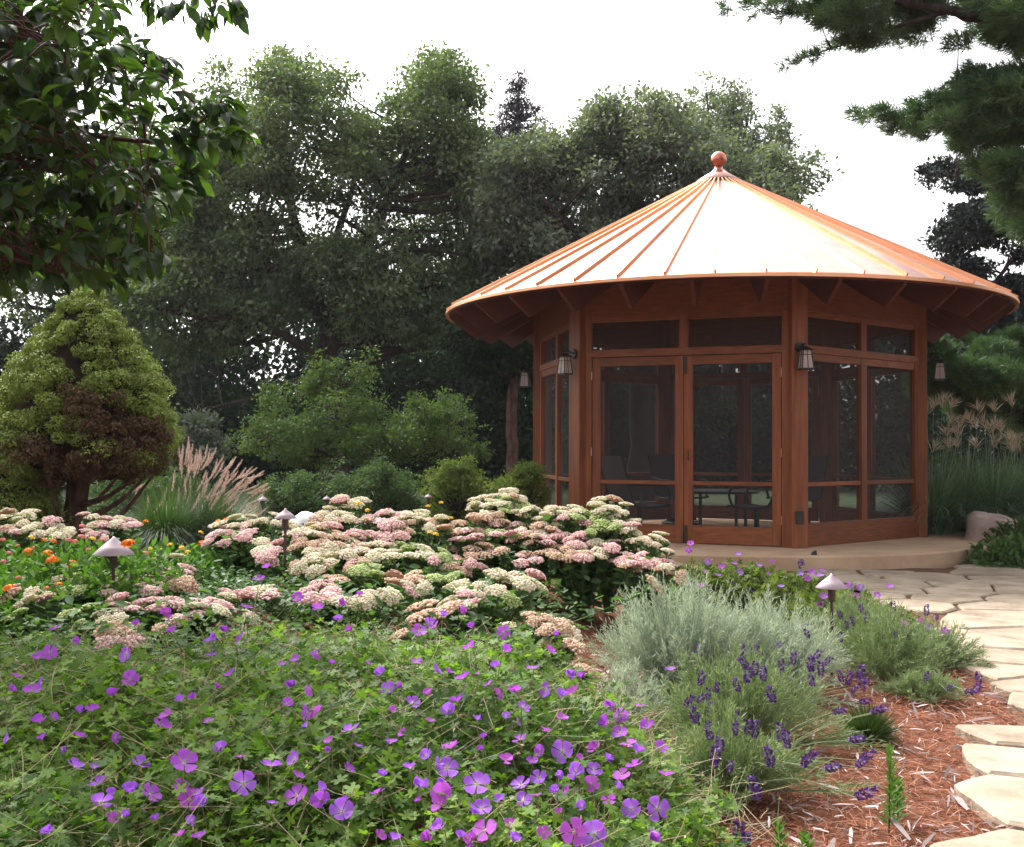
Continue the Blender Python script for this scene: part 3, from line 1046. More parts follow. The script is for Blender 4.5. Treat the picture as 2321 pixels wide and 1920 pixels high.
def limbs_mesh(limbs, clumps, base_r=.03, jitter=.25):
    """main limbs (point lists with radii) plus a branch from them to every clump"""
    paths = []
    nodes, nr = [], []
    for pts, r in limbs:
        sp = spline(pts, 7)
        rr = np.interp(np.linspace(0, 1, len(sp)), np.linspace(0, 1, len(r)), r)
        sp = sp + RNG.normal(size=sp.shape) * rr[:, None] * .12
        paths.append((sp, rr))
        nodes.append(sp[2:]); nr.append(rr[2:])
    nodes, nr = np.concatenate(nodes), np.concatenate(nr)
    for c in clumps:
        dist = np.linalg.norm(nodes - c[:3], axis=1) + 1.2 * np.maximum(0, nodes[:, 2] - c[2])
        i = dist.argmin()
        a = nodes[i]
        b = c[:3]
        mid = (a + b) / 2 + np.array([0, 0, -.06]) * np.linalg.norm(b - a) + RNG.normal(size=3) * .06 * np.linalg.norm(b - a)
        r0 = min(nr[i] * .6, base_r * (1 + np.linalg.norm(b - a) * .5))
        paths.append((spline([a, mid, b], 4), np.linspace(r0, r0 * .25, 9)))
    return tubes(paths, 6)


def tree(name, label, base, limbs, clumps, n_leaf, L, leaf_mat, bark, cat='tree', group=None, base_r=.04, **kw):
    t_ = thing(name, label, cat, tuple(base), group)
    V, F = limbs_mesh(limbs, clumps, base_r)
    link('trunk', npmesh('trunk', local(V, t_), F, smooth=True), M[bark], t_)
    V, F, r_ = leaf_cloud(clumps, n_leaf, L, **kw)
    link('crown', npmesh('crown', local(V, t_), F, r_), M[leaf_mat], t_)
    return t_


def A(px, py, Y, dy=0):
    return at(px, py, Y + dy)


# far wood that closes the view
def woodland(name, label, Y0, Y1, x0, x1, hmin, hmax, n, L, mat, seed):
    rg = np.random.default_rng(seed)
    nb = int((x1 - x0) / 1.6)
    C = []
    for i in range(nb * 3):
        x = rg.uniform(x0, x1)
        y = rg.uniform(Y0, Y1)
        h = hmin + (hmax - hmin) * (.5 + .5 * math.sin(x * .35 + seed)) * rg.uniform(.6, 1)
        for z in np.arange(.6, h, 1.3):
            C.append((x + rg.normal(0, .5), y + rg.normal(0, .5), z + rg.normal(0, .3), rg.uniform(.8, 1.5)))
    C = np.array(C)
    V, F, r_ = leaf_cloud(C, n, L, tw_sigma=.4, per=20)
    o = link(name, npmesh(name, V, F, r_), M[mat])
    tag(o, label, 'woods', kind='stuff')


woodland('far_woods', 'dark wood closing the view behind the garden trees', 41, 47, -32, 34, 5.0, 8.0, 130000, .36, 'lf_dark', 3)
woodland('undergrowth', 'undergrowth coloured dark with the shade under the garden trees', 31, 35, -22, 24, 2.4, 4.2, 80000, .24, 'lf_dark', 8)  # dark leaf layer put in as the shade below the crowns

# the big oak left of the pavilion
Yo = 28
polyA = [(440, 230), (465, 170), (515, 105), (560, 150), (620, 118), (690, 118), (735, 150), (790, 145), (815, 210), (835, 285), (872, 262), (862, 225), (905, 150), (955, 160), (990, 85), (1045, 115), (1105, 175), (1092, 255), (1110, 320), (1180, 360), (1200, 520), (1150, 650), (1110, 760), (900, 800), (800, 770), (700, 700), (560, 790), (420, 830), (280, 800), (230, 640), (300, 480), (400, 400), (430, 300)]
holesA = [(790, 490, 42), (855, 455, 30), (690, 470, 30), (930, 520, 28), (1010, 555, 24), (620, 500, 26), (760, 395, 22), (510, 450, 20), (880, 590, 22), (545, 880, 30), (730, 400, 22), (610, 455, 22), (1085, 520, 20), (840, 520, 34), (735, 520, 28), (1120, 470, 14), (720, 760, 20)]
cl = clumps_from(polyA, Yo, 2.2, 400, .5, [(x_, y_, h_ * .95) for x_, y_, h_ in holesA])
b = A(755, 1134, Yo)
limbsA = [([A(757, 1140, Yo), A(752, 960, Yo), A(748, 820, Yo), A(745, 730, Yo)], [.42, .34, .3, .27]),
          ([A(745, 740, Yo), A(690, 655, Yo, -.5), A(600, 600, Yo, -1), A(480, 560, Yo, -1.5)], [.24, .2, .14, .05]),
          ([A(740, 735, Yo), A(705, 620, Yo, .5), A(660, 470, Yo, .8), A(610, 320, Yo, 1), A(590, 200, Yo, 1)], [.2, .16, .12, .08, .03]),
          ([A(750, 740, Yo), A(790, 650, Yo), A(850, 520, Yo, -.6), A(900, 400, Yo, -.6), A(960, 230, Yo, 0)], [.26, .21, .15, .1, .03]),
          ([A(795, 640, Yo), A(900, 585, Yo, .8), A(1010, 560, Yo, 1.2), A(1110, 560, Yo, 1.5)], [.15, .11, .08, .04]),
          ([A(748, 830, Yo), A(640, 760, Yo, -1), A(500, 725, Yo, -1.8), A(340, 700, Yo, -2)], [.15, .12, .09, .04]),
          ([A(750, 860, Yo), A(680, 860, Yo, -1), A(560, 905, Yo, -1.6), A(450, 930, Yo, -1.8)], [.09, .07, .05, .03]),
          ([A(770, 700, Yo), A(760, 560, Yo, 1), A(800, 420, Yo, 1.5), A(790, 300, Yo, 1.5)], [.14, .11, .07, .03])]
tree('oak_tree', 'largest tree, broad green crown on a dark forking trunk left of the pavilion', b, limbsA, cl, 165000, .14, 'lf_oak', 'bark', base_r=.05, flat=.8, shell=.2, tw_sigma=.2, per=18)

# tree behind the near-left branches
Y = 33
poly = [(240, 330), (330, 240), (430, 200), (500, 260), (520, 420), (500, 620), (420, 760), (250, 800), (60, 780), (-60, 600), (0, 400), (120, 330)]
cl = clumps_from(poly, Y, 2.5, 60, 1.2)
tree('green_tree', 'round green tree seen through the overhanging branches at the far left', A(250, 1110, Y), [([A(250, 1115, Y), A(250, 800, Y), A(260, 500, Y)], [.3, .24, .08])], cl, 60000, .15, 'lf_oak', 'bark')
# grey-green oak behind the roof
Y = 25.5
polyB = [(1120, 330), (1180, 300), (1240, 290), (1290, 330), (1330, 250), (1400, 205), (1490, 212), (1550, 240), (1600, 300), (1700, 325), (1770, 345), (1800, 400), (1822, 440), (1835, 470), (1700, 620), (1480, 700), (1200, 720), (1110, 660), (1075, 500)]
cl = clumps_from(polyB, Y, 2.0, 240, .48, [(1310, 400, 20), (1210, 450, 16)])
cl = np.vstack([cl, [(*A(1835, 385, Y), .35), (*A(1850, 362, Y), .25), (*A(1815, 415, Y), .35)]])
tree('grey_oak_tree', 'grey green tree standing directly behind the copper roof', A(1450, 1145, Y), [([A(1450, 1150, Y), A(1450, 800, Y), A(1440, 560, Y), A(1420, 330, Y)], [.34, .27, .2, .06]), ([A(1445, 640, Y), A(1300, 520, Y, -1), A(1200, 420, Y, -1)], [.16, .1, .05]), ([A(1445, 620, Y), A(1600, 480, Y, 1), A(1740, 420, Y, 1), A(1845, 365, Y, .5)], [.16, .1, .06, .02])], cl, 120000, .13, 'lf_grey', 'bark', flat=.8, shell=.2, tw_sigma=.2, per=18)
# slender tree beside the pavilion
Y = 23
poly = [(1060, 640), (1200, 600), (1290, 680), (1280, 800), (1190, 900), (1100, 880), (1040, 780)]
cl = clumps_from(poly, Y, 1.6, 26, .7)
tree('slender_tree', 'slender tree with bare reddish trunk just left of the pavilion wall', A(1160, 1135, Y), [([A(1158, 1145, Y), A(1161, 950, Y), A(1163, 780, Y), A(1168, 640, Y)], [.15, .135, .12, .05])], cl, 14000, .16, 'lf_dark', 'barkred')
# poplar-like upright tops
Y = 36
cl = []
for px, yb, yt in ((1560, 400, 240), (1600, 400, 195), (1650, 420, 185), (1690, 400, 215), (1655, 330, 200), (1715, 420, 300), (1740, 420, 290), (1768, 430, 255), (1575, 330, 215)):
    for y in np.arange(yt, yb, 17):
        q = A(px + RNG.normal(0, 4), y, Y + RNG.normal(0, .8))
        cl.append((*q, .22 + .35 * (y - yt) / 170))
cl = np.array(cl)
tree('poplar_tree', 'upright fingered tree top rising behind the grey green tree', A(1650, 1090, Y), [([A(1650, 1100, Y), A(1650, 600, Y), A(1650, 260, Y)], [.3, .2, .03])] + [([A(1650, 560, Y), A(x, y, Y)], [.1, .02]) for x, y in ((1600, 210), (1768, 265), (1700, 230), (1560, 250))], cl, 16000, .15, 'lf_grey', 'bark', flat=1.3)
# conifer spire
Y = 38
cl = []
for i, y in enumerate(np.arange(172, 420, 9)):
    half = 6 + (y - 172) * .42
    for k in range(2 + i // 5):
        q = A(1176 + RNG.uniform(-1, 1) * half, y + RNG.uniform(-4, 4), Y + RNG.uniform(-1, 1) * half / 65)
        cl.append((*q, .16 + .1 * RNG.uniform() + .0006 * (y - 172)))
cl = np.array(cl)
tree('spruce_spire', 'thin plum dark conifer spire poking above the broadleaf crowns', A(1176, 1090, Y), [([A(1176, 1100, Y), A(1176, 500, Y), A(1176, 170, Y)], [.3, .16, .02])], cl, 9000, .2, 'lf_spire', 'bark', flat=.7, tw_sigma=.13, tmpl=T_THIN)


# ------------------------------------------------------------------ conifers at the right
def needle_tufts(C, ntuft, per, L, out_bias=.6, centre=None, flat=.6, up=.15, shell=.3):
    w_ = C[:, 3] ** 2
    ci = RNG.choice(len(C), ntuft, p=w_ / w_.sum())
    d = randdir(ntuft, .1)
    rr = C[ci, 3] * (shell + (1 - shell) * RNG.uniform(0, 1, ntuft) ** .5)
    P0 = C[ci, :3] + d * rr[:, None] * np.array([1, 1, flat])
    tuftdir = norm(d * .6 + (np.array(centre) if centre is not None else 0) * out_bias + np.array([0, 0, up]))
    k = np.repeat(np.arange(ntuft), per)
    D = norm(tuftdir[k] + RNG.normal(size=(len(k), 3)) * .5)
    N = randdir(len(k))
    V, F = instance(*T_NEED, P0[k] + RNG.normal(size=(len(k), 3)) * .02, D, N, L * RNG.uniform(.7, 1.15, len(k)))
    cr = RNG.uniform(0, 1, len(C))[ci][k]
    r_ = np.clip(.5 * cr + .5 * RNG.uniform(0, 1, ntuft)[k], 0, 1)
    return V, F, np.repeat(r_, 3)


Y = 11.5
pine_polys = [([(1640, -60), (1700, 25), (1790, 30), (1850, 60), (1900, 100), (2007, 118), (2083, 128), (2196, 130), (2330, 150), (2500, 150), (2500, -120), (1640, -120)], 62, .34),
              ([(1775, 140), (1830, 118), (1880, 105), (1900, 112), (1860, 135), (1800, 158)], 8, .1),
              ([(1945, 262), (2003, 240), (2060, 228), (2124, 200), (2165, 160), (2200, 130), (2480, 120), (2480, 330), (2321, 340), (2164, 318), (2132, 318), (2083, 300), (2003, 282)], 52, .3),
              ([(2176, 365), (2250, 330), (2480, 320), (2480, 500), (2321, 500), (2230, 450), (2260, 420), (2200, 390)], 70, .26)]
pine_polys.append(([(2215, 110), (2480, 110), (2480, 580), (2330, 570), (2270, 520), (2235, 430), (2225, 330), (2200, 220)], 60, .22))
pc = [clumps_from(p, Y, 1.0 if r > .2 else .3, n, r) for p, n, r in pine_polys]
pc = np.vstack(pc)
for x0, y0, x1, y1, r0 in ((1990, 20, 1640, 5, .12), (2000, 70, 1775, 145, .1), (2060, 268, 1930, 258, .13), (2003, 95, 1900, 100, .12), (1850, 20, 1700, 30, .1), (2100, 300, 2010, 290, .1), (2200, 330, 2160, 320, .12), (1790, 0, 1640, 20, .08)):
    for t_ in np.linspace(0, 1, 7):
        pc = np.vstack([pc, [(*at(x0 + (x1 - x0) * t_, y0 + (y1 - y0) * t_ + RNG.uniform(-9, 9), 11.5 + RNG.normal(0, .1)), r0 * (1.1 - .6 * t_))]])
pine = thing('white_pine', 'soft needled pine reaching in from the top right corner', 'pine tree', tuple(A(2560, 1280, Y)))
tx = 2560
limbs = [([A(tx, 1280, Y), A(tx, 500, Y), A(tx - 10, -300, Y)], [.3, .25, .18]),
         ([A(2150, 25, Y, -.2), A(2000, 70, Y), A(1900, 105, Y), A(1790, 140, Y)], [.03, .02, .01, .004]),
         ([A(tx, 160, Y), A(2300, 60, Y), A(2150, 25, Y, -.2), A(1990, -5, Y), A(1800, -30, Y)], [.09, .07, .05, .03, .01]),
         ([A(tx, 330, Y), A(2321, 250, Y), A(2180, 268, Y), A(2060, 268, Y, .2), A(1975, 262, Y, .2)], [.07, .04, .028, .015, .006]),
         ([A(tx, 480, Y), A(2400, 420, Y), A(2240, 400, Y)], [.06, .04, .015])]
V, F = limbs_mesh(limbs, pc, .014)
link('trunk', npmesh('trunk', local(V, pine), F, smooth=True), M['bark'], pine)
V, F, r_ = needle_tufts(pc, 17000, 11, .115, centre=(-.8, -.2, 0), flat=.42, shell=.05)
link('crown', npmesh('crown', local(V, pine), F, r_), M['lf_pine'], pine)

Y = 17.5
fir_polys = [([(2172, 165), (2230, 150), (2400, 200), (2400, 340), (2240, 350), (2170, 330)], 16, .4),
             ([(2098, 370), (2150, 355), (2215, 375), (2290, 400), (2330, 440), (2240, 440), (2140, 425), (2102, 425)], 26, .25),
             ([(2170, 465), (2240, 440), (2340, 450), (2340, 520), (2260, 560), (2200, 570), (2110, 560), (2100, 520), (2140, 505)], 36, .27),
             ([(2104, 590), (2170, 570), (2230, 585), (2255, 610), (2230, 640), (2160, 625), (2105, 612)], 20, .2),
             ([(2285, 545), (2340, 535), (2340, 600), (2290, 585)], 9, .2),
             ([(2200, 640), (2340, 620), (2400, 700), (2360, 780), (2240, 790), (2120, 770), (2130, 720)], 30, .32)]
fc = np.vstack([clumps_from(p, Y, .9, n, r) for p, n, r in fir_polys])
fir = thing('dark_fir', 'dark blue green fir with sparse tiers behind the right end of the roof', 'fir tree', tuple(A(2480, 1190, Y)))
limbs = [([A(2480, 1190, Y), A(2475, 700, Y), A(2460, 100, Y)], [.28, .24, .12]),
         ([A(2475, 560, Y), A(2321, 490, Y), A(2200, 570, Y), A(2120, 600, Y)], [.09, .06, .03, .01]),
         ([A(2475, 620, Y), A(2340, 560, Y), A(2270, 620, Y), A(2230, 680, Y)], [.08, .05, .03, .01]),
         ([A(2470, 460, Y), A(2300, 420, Y), A(2150, 400, Y), A(2100, 390, Y)], [.07, .04, .02, .01]),
         ([A(2475, 700, Y), A(2321, 630, Y), A(2250, 640, Y)], [.08, .05, .02]),
         ([A(2475, 760, Y), A(2340, 720, Y), A(2200, 740, Y)], [.08, .05, .02])]
V, F = limbs_mesh(limbs, fc, .018)
link('trunk', npmesh('trunk', local(V, fir), F, smooth=True), M['bark'], fir)
V, F, r_ = leaf_cloud(fc, 40000, .09, flat=.55, tw_sigma=.09, per=18, tmpl=T_LEAF, droop=.1)
link('crown', npmesh('crown', local(V, fir), F, r_), M['lf_fir'], fir)

Y = 16.5
poly = [(2080, 740), (2150, 725), (2220, 745), (2321, 735), (2450, 720), (2450, 1050), (2300, 1000), (2200, 950), (2080, 960), (2060, 850)]
lc = clumps_from(poly, Y, 1.3, 70, .36)
lp = thing('young_pine', 'bright green low pine spreading behind the silver grass right of the pavilion', 'pine tree', tuple(A(2330, 1190, Y)))
V, F = limbs_mesh([([A(2330, 1190, Y), A(2330, 950, Y), A(2320, 780, Y)], [.12, .1, .04]), ([A(2330, 900, Y), A(2240, 800, Y), A(2120, 790, Y)], [.06, .03, .01])], lc, .015)
link('trunk', npmesh('trunk', local(V, lp), F, smooth=True), M['bark'], lp)
V, F, r_ = needle_tufts(lc, 8000, 15, .13, centre=(-.3, -.5, .3))
link('crown', npmesh('crown', local(V, lp), F, np.clip(r_ + .2, 0, 1)), M['lf_pine'], lp)

# ------------------------------------------------------------------ near tree at the left
Y = 5.0
near = thing('maple_tree', 'near tree with large leaves overhanging the upper left corner', 'tree', (-4.6, 5.2, float(ground_z(-4.6, 5.2))))
B0 = np.array([-4.6, 5.2, 0.])
poly1 = [(-300, -200), (360, -200), (262, 30), (290, 75), (330, 110), (385, 150), (420, 200), (300, 215), (360, 245), (330, 330), (430, 380), (470, 340), (420, 470), (350, 520), (380, 590), (260, 640), (120, 600), (0, 640), (-300, 700)]
tw = []   # twig paths, tips carry leaf whorls
lim_px = [[(-700, 380, 5.2), (-100, 240, 5.0), (120, 200, 4.8), (255, 160, 4.7), (390, 130, 4.7)],
          [(-700, 420, 5.2), (-60, 330, 5.1), (110, 300, 4.9), (330, 320, 4.6), (420, 300, 4.5), (500, 235, 4.45)],
          [(-700, 500, 5.2), (0, 560, 5.1), (150, 510, 4.9), (260, 440, 4.7), (370, 385, 4.6)],
          [(-700, 560, 5.3), (20, 575, 5.0), (190, 520, 4.9), (310, 555, 4.8), (360, 580, 4.8)],
          [(-700, 200, 5.3), (0, 60, 5.0), (130, 30, 4.9), (250, -30, 4.8)],
          [(-700, 120, 5.3), (100, -120, 5.1), (330, -60, 5.0), (470, -10, 4.9), (545, 0, 4.9)],
          [(420, 300, 4.5), (470, 322, 4.45), (520, 322, 4.4)],
          [(330, 320, 4.6), (320, 240, 4.55), (290, 180, 4.5)],
          [(-60, 330, 5.1), (80, 380, 4.7), (230, 400, 4.4), (330, 410, 4.3)],
          [(-60, 230, 5.2), (40, 120, 4.6), (150, 100, 4.4)],
          [(-200, 560, 5.2), (-50, 620, 4.6), (60, 600, 4.4), (130, 620, 4.3)]]
paths = [([B0, B0 + (.1, 0, 1.2), B0 + (.05, .1, 2.4), B0 + (.2, .1, 4.2)], [.16, .14, .12, .08]), ([B0 + (.1, .05, 1.1), B0 + (.5, 0, 1.7), B0 + (1.0, -.1, 2.2)], [.07, .05, .03])]
tipnodes = []
for L_ in lim_px:
    pts = spline([at(*q) for q in L_], 8)
    if L_[0][0] == -700:
        pts = np.vstack([B0 + (.1, .05, max(1.0, pts[0][2] - .3)), pts])
    paths.append((pts, np.linspace(.022 if L_[0][0] < -300 else .008, .003, len(pts))))
    tipnodes.append(pts[(int(len(pts) * .3) if L_[0][0] != -700 else 2):])
nodes = np.concatenate(tipnodes)
# twigs
whorls = []
poly1a = np.array(poly1, float)
cnt = 0
while cnt < 640:
    px, py = RNG.uniform(-160, 470), RNG.uniform(-90, 640)
    if not in_poly(np.array([px]), np.array([py]), poly1)[0]: continue
    if RNG.uniform() < .6 * (py < 330) * (px > 150): continue
    Yt = RNG.uniform(4.0, 5.7)
    q = at(px, py, Yt)
    i = np.linalg.norm(nodes - q, axis=1).argmin()
    a = nodes[i]
    if np.linalg.norm(q - a) > .9: continue
    mid = (a + q) / 2 + (0, 0, .04)
    paths.append((spline([a, mid, q], 3), np.linspace(.004, .002, 7)))
    whorls.append((q, norm(q - a + np.array([.1, 0, -.03]))))
    cnt += 1
for i_ in range(330):
    px, py, Yt = RNG.uniform(-700, -120), RNG.uniform(-200, 640), RNG.uniform(4.3, 6.0)
    q = at(px, py, Yt)
    i = np.linalg.norm(nodes - q, axis=1).argmin()
    if np.linalg.norm(q - nodes[i]) > 1.0: continue
    paths.append((spline([nodes[i], (nodes[i] + q) / 2 + (0, 0, .04), q], 3), np.linspace(.004, .002, 7)))
    whorls.append((q, norm(q - nodes[i] + np.array([0, 0, -.03]))))
for px, py, Yt in ((500, 235, 4.45), (455, 270, 4.45), (545, 300, 4.4), (520, 322, 4.4), (480, 290, 4.45), (440, 300, 4.5), (405, 305, 4.5), (385, 260, 4.5), (515, 225, 4.45), (530, 262, 4.45), (470, 240, 4.45), (430, 255, 4.5), (400, 235, 4.5), (490, 330, 4.4), (545, 320, 4.4), (420, 200, 4.6), (400, 160, 4.7), (420, 330, 4.5), (400, 460, 4.6), (380, 500, 4.7), (370, 385, 4.6), (390, 410, 4.6), (350, 400, 4.6), (440, 350, 4.6), (460, 380, 4.6), (410, 440, 4.6), (300, 440, 4.6), (310, 490, 4.6), (340, 530, 4.7), (250, 560, 4.7),
                   (345, 20, 4.9), (375, 25, 4.9), (420, 25, 4.9), (455, 10, 4.9), (470, 50, 4.9), (500, 20, 4.9), (535, 15, 4.9), (550, 25, 4.9), (330, 0, 4.9), (380, 165, 4.7), (300, 85, 4.7), (330, 110, 4.7), (350, 130, 4.7), (160, 15, 4.8), (60, 600, 4.4), (130, 640, 4.3), (240, 630, 4.5)):
    q = at(px, py, Yt)
    i = np.linalg.norm(nodes - q, axis=1).argmin()
    paths.append((spline([nodes[i], (nodes[i] + q) / 2 + (0, 0, .02), q], 3), np.linspace(.003, .0015, 7)))
    whorls.append((q, norm(q - nodes[i] + np.array([.05, 0, -.02]))))
V, F = tubes(paths, 6)
link('trunk', npmesh('trunk', local(V, near), F, smooth=True), M['twigred'], near)
P, D, N, S = [], [], [], []
for q, d in whorls:
    nl = RNG.integers(6, 10)
    for i in range(nl):
        a = 2 * PI * i / nl + RNG.uniform(-.5, .5)
        side = norm(np.cross(d, UP))
        up2 = np.cross(side, d)
        dd = norm(d * RNG.uniform(.2, 1.0) + side * math.cos(a) * .9 + up2 * math.sin(a) * .5 + np.array([0, 0, -RNG.uniform(.05, .75)]))
        P.append(q + dd * .01 - d * RNG.uniform(0, .09))
        D.append(dd)
        N.append(norm(UP + RNG.normal(size=3) * .45))
        S.append(RNG.uniform(.065, .122))
P, D, N, S = map(np.array, (P, D, N, S))
order = np.argsort(P[:, 1] - 3 * S)
first, rest = order[:300], order[300:]
V, F = instance(*T_BIG, P[rest], D[rest], N[rest], S[rest])
r_ = RNG.uniform(0, 1, len(rest)) * .8
o = link('foliage', npmesh('foliage', local(V, near), F, np.repeat(r_, len(T_BIG[0])), smooth=True), M['lf_near'], near)
o['kind'] = 'stuff'
variants = []
for k in range(6):
    variants.append(npmesh('leaf', np.array(T_BIG[0]), np.array(T_BIG[1]), np.full(len(T_BIG[0]), k / 5.), smooth=True))
    variants[-1].materials.append(M['lf_near'])
for i in first:
    d = D[i]
    b_ = norm(np.cross(N[i], d))
    n_ = np.cross(d, b_)
    mat4 = Matrix(((d[0], b_[0], n_[0], 0), (d[1], b_[1], n_[1], 0), (d[2], b_[2], n_[2], 0), (0, 0, 0, 1)))
    o = link('leaf', variants[RNG.integers(0, 6)], None, near)
    o.matrix_basis = Matrix.Translation(Vector(P[i]) - near.location) @ mat4 @ Matrix.Scale(float(S[i]), 4)

# ------------------------------------------------------------------ dwarf spruce
def dwarf_spruce(name, label, px, Y, zs, rs_, trunk_px=None, n=120000, brown=1.0, gz=None):
    c = at(px, 1000, Y)
    gz = float(ground_z(c[0], Y)) if gz is None else gz
    T_ = thing(name, label, 'dwarf spruce', (c[0], Y, gz))
    zs, rs_ = np.array(zs), np.array(rs_)
    # lumpy inner twig body, coloured dark as shade in the gaps between puffs
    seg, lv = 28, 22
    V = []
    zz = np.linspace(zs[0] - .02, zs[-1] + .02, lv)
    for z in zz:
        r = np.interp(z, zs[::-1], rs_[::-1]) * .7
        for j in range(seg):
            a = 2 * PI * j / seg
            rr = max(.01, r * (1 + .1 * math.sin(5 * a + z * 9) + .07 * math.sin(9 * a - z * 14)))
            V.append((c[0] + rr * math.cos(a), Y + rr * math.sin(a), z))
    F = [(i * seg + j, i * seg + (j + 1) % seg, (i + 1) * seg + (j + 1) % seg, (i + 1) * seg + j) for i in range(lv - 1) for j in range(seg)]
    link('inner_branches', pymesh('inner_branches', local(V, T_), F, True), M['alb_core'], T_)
    # puffs
    C = []
    npf = 640
    while len(C) < npf:
        z = RNG.uniform(min(zs), max(zs))
        r = float(np.interp(z, zs[::-1], rs_[::-1]))
        if RNG.uniform() > (r + .12) / (max(rs_) + .12): continue
        a = RNG.uniform(0, 2 * PI)
        rr = r * RNG.uniform(.8, 1.0)
        C.append((c[0] + rr * math.cos(a), Y + rr * math.sin(a), z, RNG.uniform(.055, .115) * (.6 + .4 * r / max(rs_)), a))
    C = np.array(C)
    k = RNG.integers(0, len(C), n)
    d = randdir(n, .25)
    P = C[k, :3] + d * (C[k, 3] * RNG.uniform(.8, 1.05, n))[:, None] * np.array([1, 1, .7])
    D = norm(np.cross(d, randdir(n)) + d * .35)
    Vv, Fv = instance(*T_LEAF, P, D, norm(d + randdir(n) * .45), RNG.uniform(.016, .03, n))
    frac = (C[:, 2] - min(zs)) / (max(zs) - min(zs))
    # dead brown patches low down and on one side
    nb = np.sin(C[:, 4] * 2.0 + .6) * .2 + np.sin(C[:, 2] * 9 + C[:, 4] * 3) * .16 + RNG.normal(0, .09, len(C))
    green = np.clip((frac - .17 * brown + nb) * 4 + .35, 0, 1)
    base = np.where(green > .5, .55 + .3 * RNG.uniform(0, 1, len(C)), .05 + .35 * green)
    r_ = np.clip(base[k] + RNG.uniform(-.1, .12, n), 0, 1)
    link('crown', npmesh('crown', local(Vv, T_), Fv, np.repeat(r_, 4)), M['lf_alb'], T_)
    if trunk_px:
        paths = [([np.array([c[0] + trunk_px, Y, gz - .1]), np.array([c[0] + trunk_px * .9, Y, gz + .35]), np.array([c[0] + trunk_px * .3, Y, gz + .9])], [.125, .1, .09])]
        for a in (0, .7, 1.9, 2.8, 3.6, 4.6, 5.5, 6.0):
            e = np.array([c[0] + .6 * math.cos(a), Y + .55 * math.sin(a), zs[-1] + RNG.uniform(-.02, .2)])
            s_ = np.array([c[0] + trunk_px * .8, Y, gz + RNG.uniform(.2, .6)])
            paths.append((spline([s_, (s_ + e) / 2 + (0, 0, -.08), e], 4), np.linspace(.03, .008, 9)))
        V, F = tubes(paths, 8)
        V = V + RNG.normal(size=V.shape) * .004
        link('trunk', npmesh('trunk', local(V, T_), F, smooth=True), M['barkred'], T_)
    return T_


dwarf_spruce('dwarf_spruce', 'rounded cone shaped dwarf spruce with browning lower branches at the left', 192, 9.0,
             [2.57, 2.5, 2.33, 2.03, 1.74, 1.44, 1.2, 1.05, .96], [.02, .10, .25, .46, .65, .73, .74, .6, .34], trunk_px=-.1, gz=.18)
dwarf_spruce('dwarf_spruce', 'low olive green spruce mound at the foot of the cone shaped spruce', 10, 8.8,
             [1.08, 1.0, .9, .7, .45, .25], [.05, .22, .36, .46, .45, .3], n=50000, brown=.9, gz=.12)

# ------------------------------------------------------------------ mid shrubs
def shrub(name, label, poly, Y, thick, n, r, leaf_n, L, mat, group=None, base_px=None, bark='bark', cat='shrub', **kw):
    cl = clumps_from(poly, Y, thick, n, r)
    poly = np.array(poly)
    cx_ = base_px if base_px else poly[:, 0].mean()
    g = at(cx_, 1000, Y)
    base = np.array([g[0], Y, float(ground_z(g[0], Y))])
    mid = np.array([g[0], Y, cl[:, 2].mean() * .6])
    return tree(name, label, base, [([base, base + (mid - base) * .5, mid], [.05, .04, .02])], cl, leaf_n, L, mat, bark, cat, group, base_r=.01, **kw)


polyG = [(505, 1000), (560, 960), (590, 915), (600, 880), (660, 870), (700, 850), (715, 800), (760, 830), (800, 810), (835, 798), (842, 840), (850, 890), (880, 900), (910, 920), (940, 900), (990, 905), (1010, 890), (1040, 905), (1060, 930), (1060, 970), (1100, 1030), (1090, 1050), (1000, 1045), (900, 1050), (820, 1060), (700, 1065), (600, 1040)]
cl = clumps_from(polyG, 17, 1.2, 130, .22)
for x0, y0, x1, y1 in ((715, 850, 722, 800), (800, 840, 842, 795), (760, 850, 765, 815), (1000, 930, 1008, 888), (1050, 940, 1047, 905), (560, 980, 520, 1000), (940, 920, 938, 895), (1080, 1010, 1102, 1035), (620, 890, 600, 872), (1040, 960, 1090, 968)):
    for t_ in np.linspace(0, 1, 5):
        cl = np.vstack([cl, [(*at(x0 + (x1 - x0) * t_, y0 + (y1 - y0) * t_, 17 + RNG.normal(0, .1)), .1 - .04 * t_)]])
bs = at(800, 1180, 17); bs[2] = 0
tree('crabapple_tree', 'loose light green small tree between the dwarf spruce and the pavilion', bs,
     [([bs, at(805, 1100, 17), at(790, 1040, 17), at(760, 960, 17), at(780, 880, 17)], [.07, .06, .045, .03, .012]),
      ([at(800, 1080, 17), at(860, 1020, 17), at(950, 980, 17), at(1050, 960, 17)], [.04, .03, .02, .01]),
      ([at(795, 1060, 17), at(700, 1010, 17), at(600, 990, 17)], [.035, .025, .01])], cl, 24000, .062, 'lf_bush', 'bark', base_r=.012, tw_sigma=.1, per=10, shell=.15)

